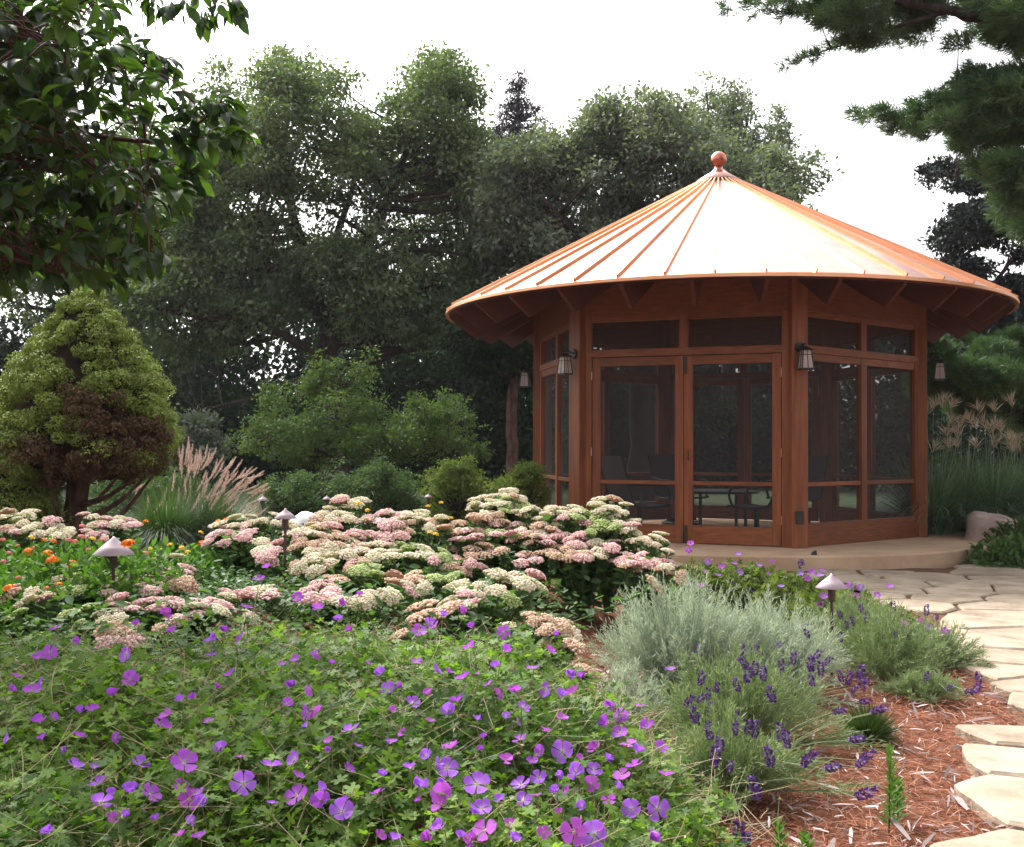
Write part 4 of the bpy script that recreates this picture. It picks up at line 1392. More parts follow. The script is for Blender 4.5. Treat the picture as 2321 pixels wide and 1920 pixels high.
for lab, poly, Y, n, mat, nm in (
        ('grey green low shrub right of the fountain grass', [(560, 1110), (640, 1070), (700, 1075), (760, 1060), (800, 1080), (800, 1180), (560, 1190)], 14.6, 130, 'lf_shrub', 'low_shrub'),
        ('blue green low shrub below the crabapple, middle of the row', [(780, 1090), (820, 1065), (850, 1055), (880, 1040), (900, 1080), (950, 1075), (960, 1180), (780, 1185)], 14.2, 130, 'lf_shrub', 'low_shrub'),
        ('yellow green shrub right of the low green row', [(955, 1085), (1000, 1060), (1050, 1045), (1090, 1070), (1110, 1110), (1110, 1185), (960, 1185)], 13.8, 100, 'lf_yshrub', 'low_shrub'),
        ('bright yellow green shrub touching the left pavilion wall', [(1120, 1100), (1165, 1070), (1200, 1040), (1235, 1060), (1240, 1185), (1120, 1185)], 13.4, 70, 'lf_yshrub', 'low_shrub'),
        ('dull green shrub behind the dwarf spruce trunk', [(200, 1090), (300, 1070), (420, 1060), (460, 1120), (440, 1200), (200, 1200)], 13.5, 90, 'lf_shrub', 'low_shrub')):
    poly2 = []
    for i_ in range(len(poly)):
        a_, b_ = np.array(poly[i_], float), np.array(poly[(i_ + 1) % len(poly)], float)
        m_ = max(1, int(np.hypot(*(b_ - a_)) / 14)) if max(a_[1], b_[1]) < 1150 else 1
        for k_ in range(m_):
            p_ = a_ + (b_ - a_) * k_ / m_
            poly2.append((p_[0], p_[1] + (RNG.uniform(-52, 10) if (k_ % 2 and m_ > 1) else 0)))
    shrub(nm, lab, poly2, Y, .6, n, .12, 12000, .042, mat, 'low shrubs behind the flower bed', tw_sigma=.06, per=10, shell=.1)
# upright sprigs above the shrub row are part of the shrubs themselves

shrub('grey_shrub', 'bluish grey shrub at the foot of the oak, left of the crabapple', [(385, 960), (430, 930), (480, 960), (500, 1020), (470, 1060), (390, 1050)], 24, 1, 20, .45, 7000, .12, 'lf_grey')


# ------------------------------------------------------------------ grasses
def blades(c, n, Lmin, Lmax, spread, width, mat, parent, name='blades', lean=(0, 0), arch=1.0, base_r=.12, gz=0.):
    a = RNG.uniform(0, 2 * PI, n)
    out = RNG.uniform(0, 1, n) ** .7 * spread
    dirh = np.stack([np.cos(a) + lean[0], np.sin(a) + lean[1], np.zeros(n)], 1)
    L = RNG.uniform(Lmin, Lmax, n)
    p0 = np.array([c[0], c[1], gz]) + np.stack([np.cos(a), np.sin(a), np.zeros(n)], 1) * (RNG.uniform(0, 1, n) ** .5 * base_r)[:, None]
    K = 6
    V = []
    for i in range(K):
        s = i / (K - 1)
        hor = out * (s ** 1.7) * L
        ver = L * (s - arch * (out ** 1.2) * .75 * s ** 2.4)
        p = p0 + dirh * hor[:, None] + UP * ver[:, None]
        side = np.stack([-np.sin(a), np.cos(a), np.zeros(n)], 1)
        w_ = width * (1 - s ** 1.8 * .95)
        V.append(p - side * w_); V.append(p + side * w_)
    V = np.stack(V, 1).reshape(-1, 3)
    f = np.array([(2 * i, 2 * i + 1, 2 * i + 3, 2 * i + 2) for i in range(K - 1)])
    F = (f[None] + (np.arange(n) * 2 * K)[:, None, None]).reshape(-1, 4)
    r_ = np.repeat(RNG.uniform(0, 1, n), 2 * K)
    o = link(name, npmesh(name, local(V, parent), F, r_), M[mat], parent)
    o['kind'] = 'stuff'
    return o


def plume_mesh(L=.22, R=.015, n=170):
    s = RNG.uniform(0, 1, n)
    a = RNG.uniform(0, 2 * PI, n)
    d = np.stack([np.cos(a) * .8, np.sin(a) * .8, np.full(n, .9)], 1)
    P = np.stack([np.zeros(n), np.zeros(n), s * L], 1)
    V, F = instance([(0, -.1, 0), (1, 0, 0), (0, .1, 0)], [(0, 1, 2)], P, d, randdir(n), R * 1.7 * np.sin(np.clip(s, .08, .95) * PI) ** .5 + .004)
    # bend
    V[:, 0] += .25 * V[:, 2] ** 2 / L
    me = npmesh('plume', V, F, np.repeat(RNG.uniform(0, 1, n), 3))
    return me


Yg = 11.0
g0 = at(375, 1100, Yg)
fg = thing('fountain_grass', 'arching dark green fountain grass mound with pink plumes beside the dwarf spruce', 'ornamental grass', (g0[0], Yg, .05))
blades(g0, 4200, .5, 1.0, 1.0, .0035, 'lf_grass', fg, base_r=.16, gz=.05)
g1 = at(490, 1100, Yg + .5)
blades(g1, 3200, .5, .95, .95, .0035, 'lf_grass', fg, base_r=.16, gz=.05)
pm = [plume_mesh() for _ in range(4)]
for m_ in pm: m_.materials.append(M['plume'])
stempaths = []
for i in range(96):
    px = RNG.uniform(410, 590)
    f_ = (px - 400) / 180
    py = 1030 + f_ * 75 + RNG.uniform(-25, 75)
    if i < 14: px, py = RNG.uniform(300, 480), RNG.uniform(1085, 1160)
    Yp = Yg + RNG.uniform(-.5, .9)
    q = at(px, py, Yp)
    ang = .1 + 1.25 * f_ + RNG.normal(0, .16)
    d = Vector((math.sin(ang), RNG.uniform(-.3, .3), math.cos(ang))).normalized()
    o = link('plume', pm[i % 4], None, fg)
    o.rotation_euler = d.to_track_quat('Z', 'X').to_euler()
    o.location = Vector(q) - fg.location - d * .1
    b_ = np.array([g1[0] - .1, Yg + .2, .1])
    stempaths.append((spline([b_, (b_ + q) / 2 + (-.05, 0, .12), q - np.array(d) * .1], 4), .0022))
V, F = tubes(stempaths, 3)
o = link('plume_stalks', npmesh('plume_stalks', local(V, fg), F, np.full(len(V), .8)), M['lf_grass'], fg)
o['kind'] = 'stuff'

Ym = 14.5
cs = [(2110, 14.2), (2180, 14.6), (2250, 14.4), (2320, 14.9), (2400, 14.3)]
pmt = []
for _ in range(3):
    # loose fan plume
    n = 30
    P = np.zeros((n, 3)); P[:, 2] = RNG.uniform(0, .12, n)
    d = randdir(n, 1.3)
    V, F = instance([(0, -.02, 0), (.5, -.03, .05), (1, 0, -.06), (.5, .03, .05)], [(0, 1, 2, 3)], P, d, randdir(n), RNG.uniform(.1, .2, n))
    me = npmesh('plume', V, F, np.repeat(RNG.uniform(0, 1, n), 4))
    me.materials.append(M['plume_tan'])
    pmt.append(me)
labs = ['silver grass clump right against the pavilion corner', 'silver grass clump with tan plumes left of the pink boulder', 'silver grass clump directly behind the pink boulder', 'silver grass clump right of the pink boulder', 'silver grass clump at the right edge of the garden']
for (px, Y), lab in zip(cs, labs):
    p = at(px, 1000, Y)
    G_ = thing('silver_grass', lab, 'ornamental grass', (p[0], Y, 0), 'tall silver grasses right of the pavilion')
    blades(p, 2000, .6, 1.5, 1.0, .0085, 'lf_misc', G_, base_r=.25)
    sp = []
    for i in range(9):
        q = at(px + RNG.uniform(-45, 45), RNG.uniform(915, 1035), Y + RNG.uniform(-.3, .3))
        ang = RNG.uniform(-.5, .6)
        d = Vector((math.sin(ang), RNG.uniform(-.3, .3), math.cos(ang))).normalized()
        o = link('plume', pmt[i % 3], None, G_)
        o.rotation_euler = d.to_track_quat('Z', 'X').to_euler()
        o.location = Vector(q) - G_.location
        sp.append((spline([np.array([p[0], Y, .1]), (np.array([p[0], Y, .1]) + q) / 2, q], 3), .003))
    V, F = tubes(sp, 3)
    o = link('plume_stalks', npmesh('plume_stalks', local(V, G_), F, np.full(len(V), .7)), M['lf_misc'], G_)
    o['kind'] = 'stuff'


# ------------------------------------------------------------------ boulders
def boulder(c, sx, sy, sz, seed, mat, label):
    rg = np.random.default_rng(seed)
    seg, lv = 22, 13
    V = []
    ph = rg.uniform(0, 6, 8)
    for i in range(lv):
        t_ = PI * i / (lv - 1)
        for j in range(seg):
            a = 2 * PI * j / seg
            d = np.array([math.sin(t_) * math.cos(a), math.sin(t_) * math.sin(a), math.cos(t_)])
            r = 1 + .13 * math.sin(3 * d[0] + ph[0]) * math.sin(2.6 * d[1] + ph[1]) + .1 * math.sin(5 * d[2] + ph[2] + 3 * d[0]) + .04 * math.sin(9 * d[1] + ph[3])
            d = np.sign(d) * np.abs(d) ** .85
            V.append((c[0] + d[0] * sx * r, c[1] + d[1] * sy * r, c[2] + d[2] * sz * r))
    F = [(i * seg + j, (i + 1) * seg + j, (i + 1) * seg + (j + 1) % seg, i * seg + (j + 1) % seg) for i in range(lv - 1) for j in range(seg)]
    base = np.array([c[0], c[1], 0])
    if c[2] > .4:
        V = [(x, y, z if z > c[2] else c[2] + (z - c[2]) * 2.6) for x, y, z in V]
    o = link('boulder', pymesh('boulder', np.array(V) - base, F, True), M[mat], None, tuple(base))
    tag(o, label, 'boulder')


c = at(2250, 1165, 13.2)
boulder((c[0], 13.2, .16), .33, .3, .34, 4, 'boulder', 'pinkish boulder half hidden by leaves right of the platform')
c = at(2330, 1180, 13.8)
boulder((c[0], 13.8, .12), .3, .3, .3, 9, 'boulder', 'darker boulder tucked under the silver grass')
c = at(697, 1178, 9.4)
boulder((c[0], 9.4, .5), .15, .15, .18, 6, 'white_rock', 'smooth white boulder behind the path light')

# ------------------------------------------------------------------ sedum heads
def sedum_head(seed, n=70):
    """flat topped cluster of tiny star flowers: bumpy dome of small buds"""
    rg = np.random.default_rng(seed)
    V, F, R_ = [], [], []
    k = 0
    for i in range(n):
        r = math.sqrt((i + .5) / n)
        a = i * 2.39996 + rg.uniform(-.2, .2)
        rr = r * (1 + .12 * math.sin(3 * a + seed))
        p = np.array([rr * math.cos(a), rr * math.sin(a) * .85, .42 * (1 - r * r) ** .7 + .07 * math.sin(5 * a + seed * 2) * r + rg.uniform(-.035, .035)])
        out = np.array([rr * math.cos(a) * .9, rr * math.sin(a) * .9, .8])
        out /= np.linalg.norm(out)
        t1 = np.cross(out, [0, 0, 1.]) if r > .05 else np.array([1., 0, 0])
        t1 /= np.linalg.norm(t1) + 1e-9
        t2 = np.cross(out, t1)
        s = .125 * rg.uniform(.8, 1.2)
        m_ = 5
        o0 = rg.uniform(0, 6)
        ring = [p + (t1 * math.cos(o0 + 2 * PI * q / m_) + t2 * math.sin(o0 + 2 * PI * q / m_)) * s * .95 - out * .06 for q in range(m_)]
        ring2 = [p + (t1 * math.cos(o0 + 2 * PI * q / m_) + t2 * math.sin(o0 + 2 * PI * q / m_)) * s * .75 + out * .03 for q in range(m_)]
        V += ring + ring2 + [p + out * .075]
        for q in range(m_):
            q2 = (q + 1) % m_
            F += [(k + q, k + q2, k + 5 + q2), (k + q, k + 5 + q2, k + 5 + q), (k + 5 + q, k + 5 + q2, k + 10)]
        R_ += [rg.uniform(0, 1)] * 11
        k += 11
    # under side stalks
    kk = k
    V += [np.array([0, 0, -.35])]
    R_ += [0]
    for q in range(10):
        a = 2 * PI * q / 10
        V.append(np.array([.9 * math.cos(a), .9 * .85 * math.sin(a), .02])); R_.append(0)
    for q in range(10):
        F.append((kk, kk + 1 + (q + 1) % 10, kk + 1 + q))
    return np.array(V), np.array(F), np.array(R_)


SH = {}
for col in 'cpsg':
    SH[col] = []
    for k in range(4):
        V, F, r_ = sedum_head(k * 7 + ord(col), 64)
        me = npmesh('flower_head', V, F, r_, smooth=False)
        me.materials.append(SED[col])
        SH[col].append(me)

heads = [(688,1203,60,'c'),(716,1196,50,'c'),(662,1208,50,'p'),(640,1176,45,'c'),(40,1165,95,'c'),(50,1182,40,'g'),(75,1195,120,'c'),(115,1188,45,'p'),(190,1175,35,'p'),(235,1180,90,'c'),(270,1182,90,'p'),(215,1210,50,'p'),(20,1205,40,'p'),(140,1205,60,'c'),
 (335,1275,70,'c'),(385,1270,60,'c'),(415,1285,60,'p'),(160,1315,100,'c'),(205,1318,100,'c'),(250,1315,80,'p'),(300,1305,100,'p'),(345,1315,70,'p'),(400,1310,50,'p'),(330,1335,60,'p'),(155,1340,50,'g'),(185,1338,40,'g'),(20,1350,60,'c'),(80,1350,70,'c'),(105,1365,45,'p'),(65,1368,50,'p'),(255,1345,40,'p'),(310,1365,110,'p'),(405,1365,80,'p'),(455,1370,70,'p'),(430,1335,60,'s'),(405,1330,40,'s'),(160,1397,50,'g'),(205,1385,50,'g'),(250,1390,70,'c'),(185,1413,35,'g'),(100,1440,35,'g'),(265,1430,80,'s'),(275,1445,90,'p'),(355,1425,40,'s'),(400,1405,60,'p'),(470,1380,90,'p'),(510,1372,60,'p'),(535,1345,80,'p'),(590,1345,60,'c'),(560,1400,50,'c'),(620,1350,60,'p'),(30,1400,50,'g'),
 (560,1178,80,'c'),(525,1195,100,'p'),(490,1215,50,'p'),(555,1225,45,'p'),(610,1235,70,'p'),(605,1255,60,'p'),(585,1178,50,'c'),
 (764,1137,45,'c'),(794,1131,60,'c'),(813,1141,40,'c'),(749,1156,50,'c'),(771,1170,70,'c'),(741,1189,70,'s'),(700,1206,70,'c'),(688,1232,60,'s'),(771,1210,90,'s'),(813,1213,100,'p'),(848,1221,90,'p'),(882,1190,70,'p'),(893,1213,60,'p'),(863,1170,90,'p'),(893,1171,60,'c'),(935,1162,60,'c'),(958,1173,55,'g'),(985,1183,60,'c'),(920,1190,50,'s'),(730,1259,70,'c'),(764,1251,80,'c'),(798,1244,70,'c'),(745,1229,80,'s'),(691,1278,70,'c'),(737,1286,45,'s'),(844,1244,70,'c'),(867,1255,80,'c'),(882,1267,40,'g'),(916,1236,50,'g'),(950,1248,80,'c'),(1000,1263,60,'g'),(810,1274,60,'s'),(829,1290,80,'g'),(749,1309,65,'s'),(741,1328,70,'p'),(726,1347,90,'p'),(790,1358,80,'c'),(863,1350,75,'c'),(920,1305,85,'s'),(947,1324,65,'c'),(1008,1309,80,'g'),(1088,1335,110,'c'),(1038,1331,60,'c'),(1145,1305,80,'c'),(1187,1309,90,'c'),(1190,1331,60,'c'),(1114,1309,35,'s'),(1160,1360,45,'g'),(985,1381,110,'s'),(1038,1370,80,'c'),(1057,1381,60,'p'),(943,1408,60,'s'),(912,1438,60,'s'),(1038,1404,35,'g'),(1156,1415,40,'g'),(1225,1404,70,'s'),(1259,1423,80,'s'),(1290,1446,60,'c'),(1248,1457,60,'c'),(1297,1476,60,'s'),(1297,1507,40,'s'),(1335,1526,60,'s'),(1354,1545,50,'c'),
 (1111,1130,110,'c'),(1149,1122,100,'c'),(1091,1154,50,'c'),(1137,1149,50,'g'),(1172,1137,60,'g'),(1183,1152,60,'c'),(1050,1194,90,'s'),(1057,1213,70,'p'),(1099,1171,90,'s'),(1118,1198,50,'g'),(1038,1244,40,'s'),(1088,1229,60,'s'),(1152,1198,90,'p'),(1183,1213,80,'s'),(1206,1194,70,'c'),(1270,1210,120,'p'),(1229,1162,110,'c'),(1278,1150,80,'c'),(1305,1168,50,'g'),(1370,1137,60,'c'),(1347,1168,70,'g'),(1381,1183,70,'g'),(1385,1152,80,'c'),(1244,1240,110,'s'),(1190,1251,50,'p'),(1202,1267,60,'p'),(1293,1259,100,'s'),(1324,1251,80,'s'),(1316,1221,80,'p'),(1061,1267,90,'p'),(1030,1282,60,'s'),(1099,1248,90,'s'),(1126,1240,50,'g'),(1414,1176,60,'c'),(1353,1200,50,'g'),(1391,1190,90,'g'),(1467,1214,80,'c'),(1493,1233,50,'c'),(1376,1233,70,'p'),(1414,1263,60,'p'),(1482,1274,90,'p'),(1444,1267,60,'p'),(1505,1290,50,'s'),(1545,1305,40,'s'),(1489,1330,50,'s'),(1437,1277,50,'s'),(1340,1240,70,'c'),(1240,1190,60,'s'),(1220,1225,60,'s')]
ykey = [1110, 1180, 1240, 1300, 1350, 1400, 1450, 1550]
Ykey = [8.0, 7.4, 6.8, 6.0, 5.2, 4.8, 4.4, 4.1]
HD = []
for px, py, wpx, col in heads:
    Yh = float(np.interp(py, ykey, Ykey))
    if px > 1010 and py < 1300: Yh = float(np.interp(py, [1110, 1340], [7.8, 6.6]))
    hw = .135
    nn = max(1, round(wpx / (hw * F_PX / Yh) * 1.5))
    nn = min(nn, 6)
    for i in range(nn):
        ox = (i - (nn - 1) / 2) * wpx / nn if nn > 1 else 0
        rows = 1 + (nn > 1)
        for rr in range(rows):
            q = at(px + ox + RNG.uniform(-9, 9), py + RNG.uniform(-9, 7) + rr * 11, Yh + (-.1 if rr else .08) + RNG.uniform(-.05, .05))
            HD.append((q, wpx / nn / F_PX * Yh * .74 if nn > 1 else wpx / F_PX * Yh * .58, col if RNG.uniform() < .85 else RNG.choice(list('cps'))))
# gather heads into plants
pos = np.array([h[0] for h in HD])
K = 22
cen = pos[RNG.choice(len(pos), K, replace=False)]
for it in range(25):
    lab = ((pos[:, None, :2] - cen[None, :, :2]) ** 2).sum(-1).argmin(1)
    for k in range(K):
        if (lab == k).any(): cen[k] = pos[lab == k].mean(0)
colname = {'c': 'cream', 'p': 'pink', 's': 'salmon', 'g': 'green'}


def place_word(px, py):
    if px < 140: h = 'at the far left edge of the bed'
    elif px < 330: h = 'below the dwarf spruce'
    elif px < 480: h = 'in front of the fountain grass'
    elif px < 700: h = 'beside the pinkish capped path light'
    elif px < 900: h = 'right of the white boulder'
    elif px < 1060: h = 'left of the tallest stonecrop'
    elif px < 1260: h = 'before the left pavilion wall'
    elif px < 1420: h = 'before the screen doors'
    else: h = 'next to the silver lavender'
    return h


def to_px(p):
    x, y, z = p[0], p[1], p[2] - EYE
    c_, s_ = math.cos(PITCH), math.sin(PITCH)
    yy_, zz_ = y * c_ + z * s_, -y * s_ + z * c_
    u, v = x / yy_ * F_PX, -zz_ / yy_ * F_PX
    return 1160.5 + u * math.cos(ROLL) - v * math.sin(ROLL), 960 + u * math.sin(ROLL) + v * math.cos(ROLL)


used_labels = set()
ORD = ['', 'second ', 'third ', 'fourth ', 'fifth ', 'sixth ']
order = sorted(range(K), key=lambda k: cen[k][1])
for k in order:
    idx = np.where(lab == k)[0]
    if len(idx) == 0: continue
    c = cen[k]
    root = np.array([c[0], c[1] + .05, float(ground_z(c[0], c[1] + .05))])
    px, py = to_px(c)
    cols = [HD[i][2] for i in idx]
    main = max(set(cols), key=cols.count)
    second = max((x for x in set(cols) if x != main), key=cols.count, default=None)
    htxt = colname[main] + (' and ' + colname[second] if second else '')
    dist = 'front row' if c[1] < 5.0 else ('second row' if c[1] < 6.3 else 'back row')
    lb = f'{htxt} headed stonecrop, {dist}, {place_word(px, py)}'
    i_ = 0
    base_lb = lb
    while lb in used_labels:
        i_ += 1
        lb = base_lb + (', sparser' if i_ == 1 else ', fuller' if i_ == 2 else ', taller')
        if i_ > 3: break
    used_labels.add(lb)
    SP = thing('stonecrop_plant', lb, 'stonecrop', tuple(root), 'stonecrop plants in the flower bed')
    stems, lP, lD, lN, lS = [], [], [], [], []
    for i in idx:
        q, r, col = HD[i]
        me = SH[col][i % 4]
        o = link('flower_head', me, None, SP)
        o.location = Vector(q) - SP.location
        o.rotation_euler = (Matrix.Rotation((q[0] - root[0]) * .9 + RNG.normal(0, .14), 3, 'Y') @ Matrix.Rotation(.1 - (q[1] - root[1]) * .9 + RNG.normal(0, .14), 3, 'X') @ Matrix.Rotation(RNG.uniform(0, 6.3), 3, 'Z')).to_euler()
        o.scale = (r, r * RNG.uniform(.8, 1.0), r * RNG.uniform(.6, .95))
        b_ = root + np.array([(q[0] - root[0]) * .25, (q[1] - root[1]) * .25, 0])
        e = q - np.array([0, 0, r * .2])
        mid = (b_ + e) / 2 + np.array([(e[0] - b_[0]) * .12, (e[1] - b_[1]) * .12, .02])
        sp = spline([b_, mid, e], 6)
        stems.append((sp, np.linspace(.0055, .0035, len(sp))))
        for s_ in range(3):
            a = RNG.uniform(0, 6.3)
            e2 = e + np.array([math.cos(a), math.sin(a), .3]) * r * .6
            stems.append(([sp[-3], e2], [.003, .002]))
        for s_ in range(5, len(sp) - 1):
            for _ in range(3):
                a = RNG.uniform(0, 6.3)
                lP.append(sp[s_] + RNG.normal(size=3) * .008)
                lD.append((math.cos(a), math.sin(a), RNG.uniform(.0, .8)))
                lN.append(norm(UP + RNG.normal(size=3) * .4))
                lS.append(RNG.uniform(.045, .08))
    # body foliage filling the clump down to the soil
    nb = 90 + 14 * len(idx)
    j = RNG.choice(idx, nb)
    qs = pos[j]
    f_ = RNG.uniform(.12, .88, nb)[:, None]
    pp = root + (qs - root) * f_ + RNG.normal(size=(nb, 3)) * .035
    for p_ in pp:
        a = RNG.uniform(0, 6.3)
        lP.append(p_); lD.append((math.cos(a), math.sin(a), RNG.uniform(-.2, .7))); lN.append(norm(UP + RNG.normal(size=3) * .5)); lS.append(RNG.uniform(.05, .085))
    V, F = tubes(stems, 5)
    o = link('stems', npmesh('stems', local(V, SP), F, np.full(len(V), .8)), M['lf_sed'], SP)
    o['kind'] = 'stuff'
    lP, lD, lN, lS = map(np.array, (lP, lD, lN, lS))
    V, F = instance(*T_OVAL, lP, lD, lN, lS)
    o = link('foliage', npmesh('foliage', local(V, SP), F, np.repeat(RNG.uniform(0, 1, len(lP)), 7), smooth=True), M['lf_sed'], SP)
    o['kind'] = 'stuff'


# ------------------------------------------------------------------ geraniums
Hk = ([2.0, 2.3, 2.5, 2.7, 2.95, 3.4, 4.1, 4.7, 5.2], [.36, .41, .46, .50, .54, .555, .50, .44, .38])


def canopy(X, Y):
    X, Y = np.asarray(X, float), np.asarray(Y, float)
    h = np.interp(Y, *Hk)
    h = h - .2 * sstep(-.15, .55, X) * h / .5
    h = h + .05 * np.sin(X * 5 + 1) * np.sin(Y * 6.3) + .022 * np.sin(X * 13 + Y * 9) + .018 * np.sin(X * 23 - Y * 17)
    return h


def ray_canopy(px, py, hfun, y0=1.9, y1=6.5, lift=.03):
    ys_ = np.arange(y0, y1, .02)
    d = at(px, py, 1.0)
    X = d[0] * ys_
    Z = EYE + (d[2] - EYE) * ys_
    ok = Z < hfun(X, ys_) + lift
    i = ok.argmax() if ok.any() else len(ys_) - 1
    return np.array([X[i], ys_[i], Z[i]])


def leaf_bed(name, label, cat, X, Y, Zt, depth, Lrange, tmpl, mat, up=.9, extra_stems=0, stem_mat='st_ger', stemL=(.06, .2)):
    n = len(X)
    Z = Zt - depth * RNG.uniform(0, 1, n) ** 1.6
    P = np.stack([X, Y, Z], 1)
    a = RNG.uniform(0, 2 * PI, n)
    D = np.stack([np.cos(a), np.sin(a), RNG.normal(0, .35, n)], 1)
    N = norm(np.stack([RNG.normal(0, .6, n), RNG.normal(0, .6, n) - .1, np.full(n, up)], 1))
    V, F = instance(*tmpl, P, D, N, RNG.uniform(*Lrange, n))
    dv = np.clip((Zt - Z) / max(depth, .01), 0, 1)
    k = len(tmpl[0])
    patch = .5 + .5 * np.sin(X * 3.1 + 2) * np.sin(Y * 3.7)
    o = link(name, npmesh(name, V, F, np.repeat(np.clip(.25 * patch + .65 * RNG.beta(1.6, 1.8, n), 0, 1), k)), M[mat])
    tag(o, label, cat, kind='stuff')
    return o


def right_edge(Y):
    return np.interp(Y, [2.2, 3.2, 3.6, 4.2, 4.8, 5.2], [.62, .56, .45, .42, .25, .1])


def far_edge(X, Y):
    r_ = 1160.5 + X / Y * F_PX
    return np.interp(r_, [200, 330, 500, 700, 1000, 1150, 1350], [4.1, 4.25, 4.4, 4.65, 4.7, 4.6, 4.3])


n = 68000
Y = 2.0 + 3.0 * RNG.uniform(0, 1, n) ** 1.15
X = RNG.uniform(-1, 1, n) * .0 + RNG.uniform(0, 1, n) * (right_edge(Y) + .8 * Y) - .8 * Y
keep = X < right_edge(Y) + RNG.normal(0, .06, n)
keep &= Y < far_edge(X, Y) + .22 * np.sin(X * 6.5 + 1) + RNG.normal(0, .14, n)
X, Y = X[keep], Y[keep]
leaf_bed('geranium_leaves', 'carpet of lobed geranium leaves filling the near bed', 'geranium foliage', X, Y, canopy(X, Y) + RNG.normal(0, .028, len(X)), .24, (.011, .031), T_PALM, 'lf_ger')
# trailing stems, buds and seed heads among the leaves
n = 5600
Y = 2.0 + 3.0 * RNG.uniform(0, 1, n) ** 1.15
X = RNG.uniform(0, 1, n) * (right_edge(Y) + .62 * Y + .05) - .62 * Y
a = RNG.uniform(0, 2 * PI, n)
L = RNG.uniform(.04, .17, n) * (Y < far_edge(X, Y))
Z = canopy(X, Y) - .05 + RNG.uniform(-.05, .05, n)
P0 = np.stack([X, Y, Z], 1)
dirs = np.stack([np.cos(a), np.sin(a), RNG.uniform(-.15, .75, n)], 1)
K = 4
side = norm(np.cross(dirs, np.array([0, -.5, 1.])))
Vs = []
bend = RNG.normal(0, .16, (n, 3))
for i in range(K):
    s = i / (K - 1)
    c_ = P0 + dirs * (L * s)[:, None] + bend * (L * s * s)[:, None]
    Vs += [c_ - side * .0008, c_ + side * .0008]
V = np.stack(Vs, 1).reshape(-1, 3)
f = np.array([(2 * i, 2 * i + 1, 2 * i + 3, 2 * i + 2) for i in range(K - 1)])
F = (f[None] + (np.arange(n) * 2 * K)[:, None, None]).reshape(-1, 4)
o = link('geranium_stems', npmesh('geranium_stems', V, F, np.repeat(RNG.uniform(0, 1, n), 2 * K)), M['st_ger'])
tag(o, 'thin tan and green stems tangled through the geranium leaves', 'geranium stems', kind='stuff')
tips = P0 + dirs * L[:, None] + bend * L[:, None]
sel = RNG.uniform(0, 1, n) < .5
tp = np.repeat(tips[sel], 4, axis=0)
nt_ = len(tp)
V, F = instance(*T_THIN, tp, randdir(nt_, .3), randdir(nt_), RNG.uniform(.008, .02, nt_))
o = link('geranium_buds', npmesh('geranium_buds', V, F, np.repeat(RNG.uniform(0.1, .9, nt_), 4)), M['st_ger'])
tag(o, 'pale buds and seed heads of the geraniums', 'geranium buds', kind='stuff')


def petal_mesh(vi):
    v, rr_ = [], []
    prof = [(.12, .05), (.35, .2), (.6, .36), (.82, .42), (.96, .3), (.99, .1)]
    for u, wd in prof:
        z = .1 + .22 * u ** 2 if vi != 2 else .1 + .12 * u
        for s_ in (-1, -.5, 0, .5, 1):
            v.append((u - .04 * abs(s_) * (u > .9), wd * s_, z + .05 * abs(s_) * u + (.02 if s_ in (-.5, .5) else 0)))
            rr_.append(u)
    f = []
    for i in range(len(prof) - 1):
        for j in range(4):
            a_ = i * 5 + j
            f.append((a_, a_ + 1, a_ + 6, a_ + 5))
    me = npmesh('petal', v, f, rr_, smooth=True)
    me.materials.append(PET[vi])
    return me


PM = [petal_mesh(i) for i in range(3)]
# flower centre: calyx with stamens
mbc = MB()
mbc.lathe((0, 0, 0), [(.02, -.12), (.1, .02), (.14, .1), (.05, .13)], 6)
for a in range(5):
    an = a * 1.2566
    mbc.tube([(0, 0, .1), (.07 * math.cos(an), .07 * math.sin(an), .38)], [.012, .02], 4)
FC = pymesh('flower', mbc.v, mbc.f)
FC.materials.append(plain('flower centre', (0.42, 0.38, 0.2), .7))
# whole small flower for the distant plants
FW = []
for vi in range(3):
    V, F, R_ = [], [], []
    me = PM[vi]
    co = np.array([v.co[:] for v in me.vertices])
    rr_ = co[:, 0]
    fs = np.array([p.vertices[:] for p in me.polygons])
    for k in range(5):
        an = 2 * PI * k / 5
        Rm = np.array([[math.cos(an), -math.sin(an), 0], [math.sin(an), math.cos(an), 0], [0, 0, 1]])
        F.append(fs + len(V) * len(co)); V.append(co @ Rm.T); R_.append(rr_)
    m_ = npmesh('flower', np.concatenate(V), np.concatenate(F), np.concatenate(R_), smooth=True)
    m_.materials.append(PET[vi])
    FW.append(m_)

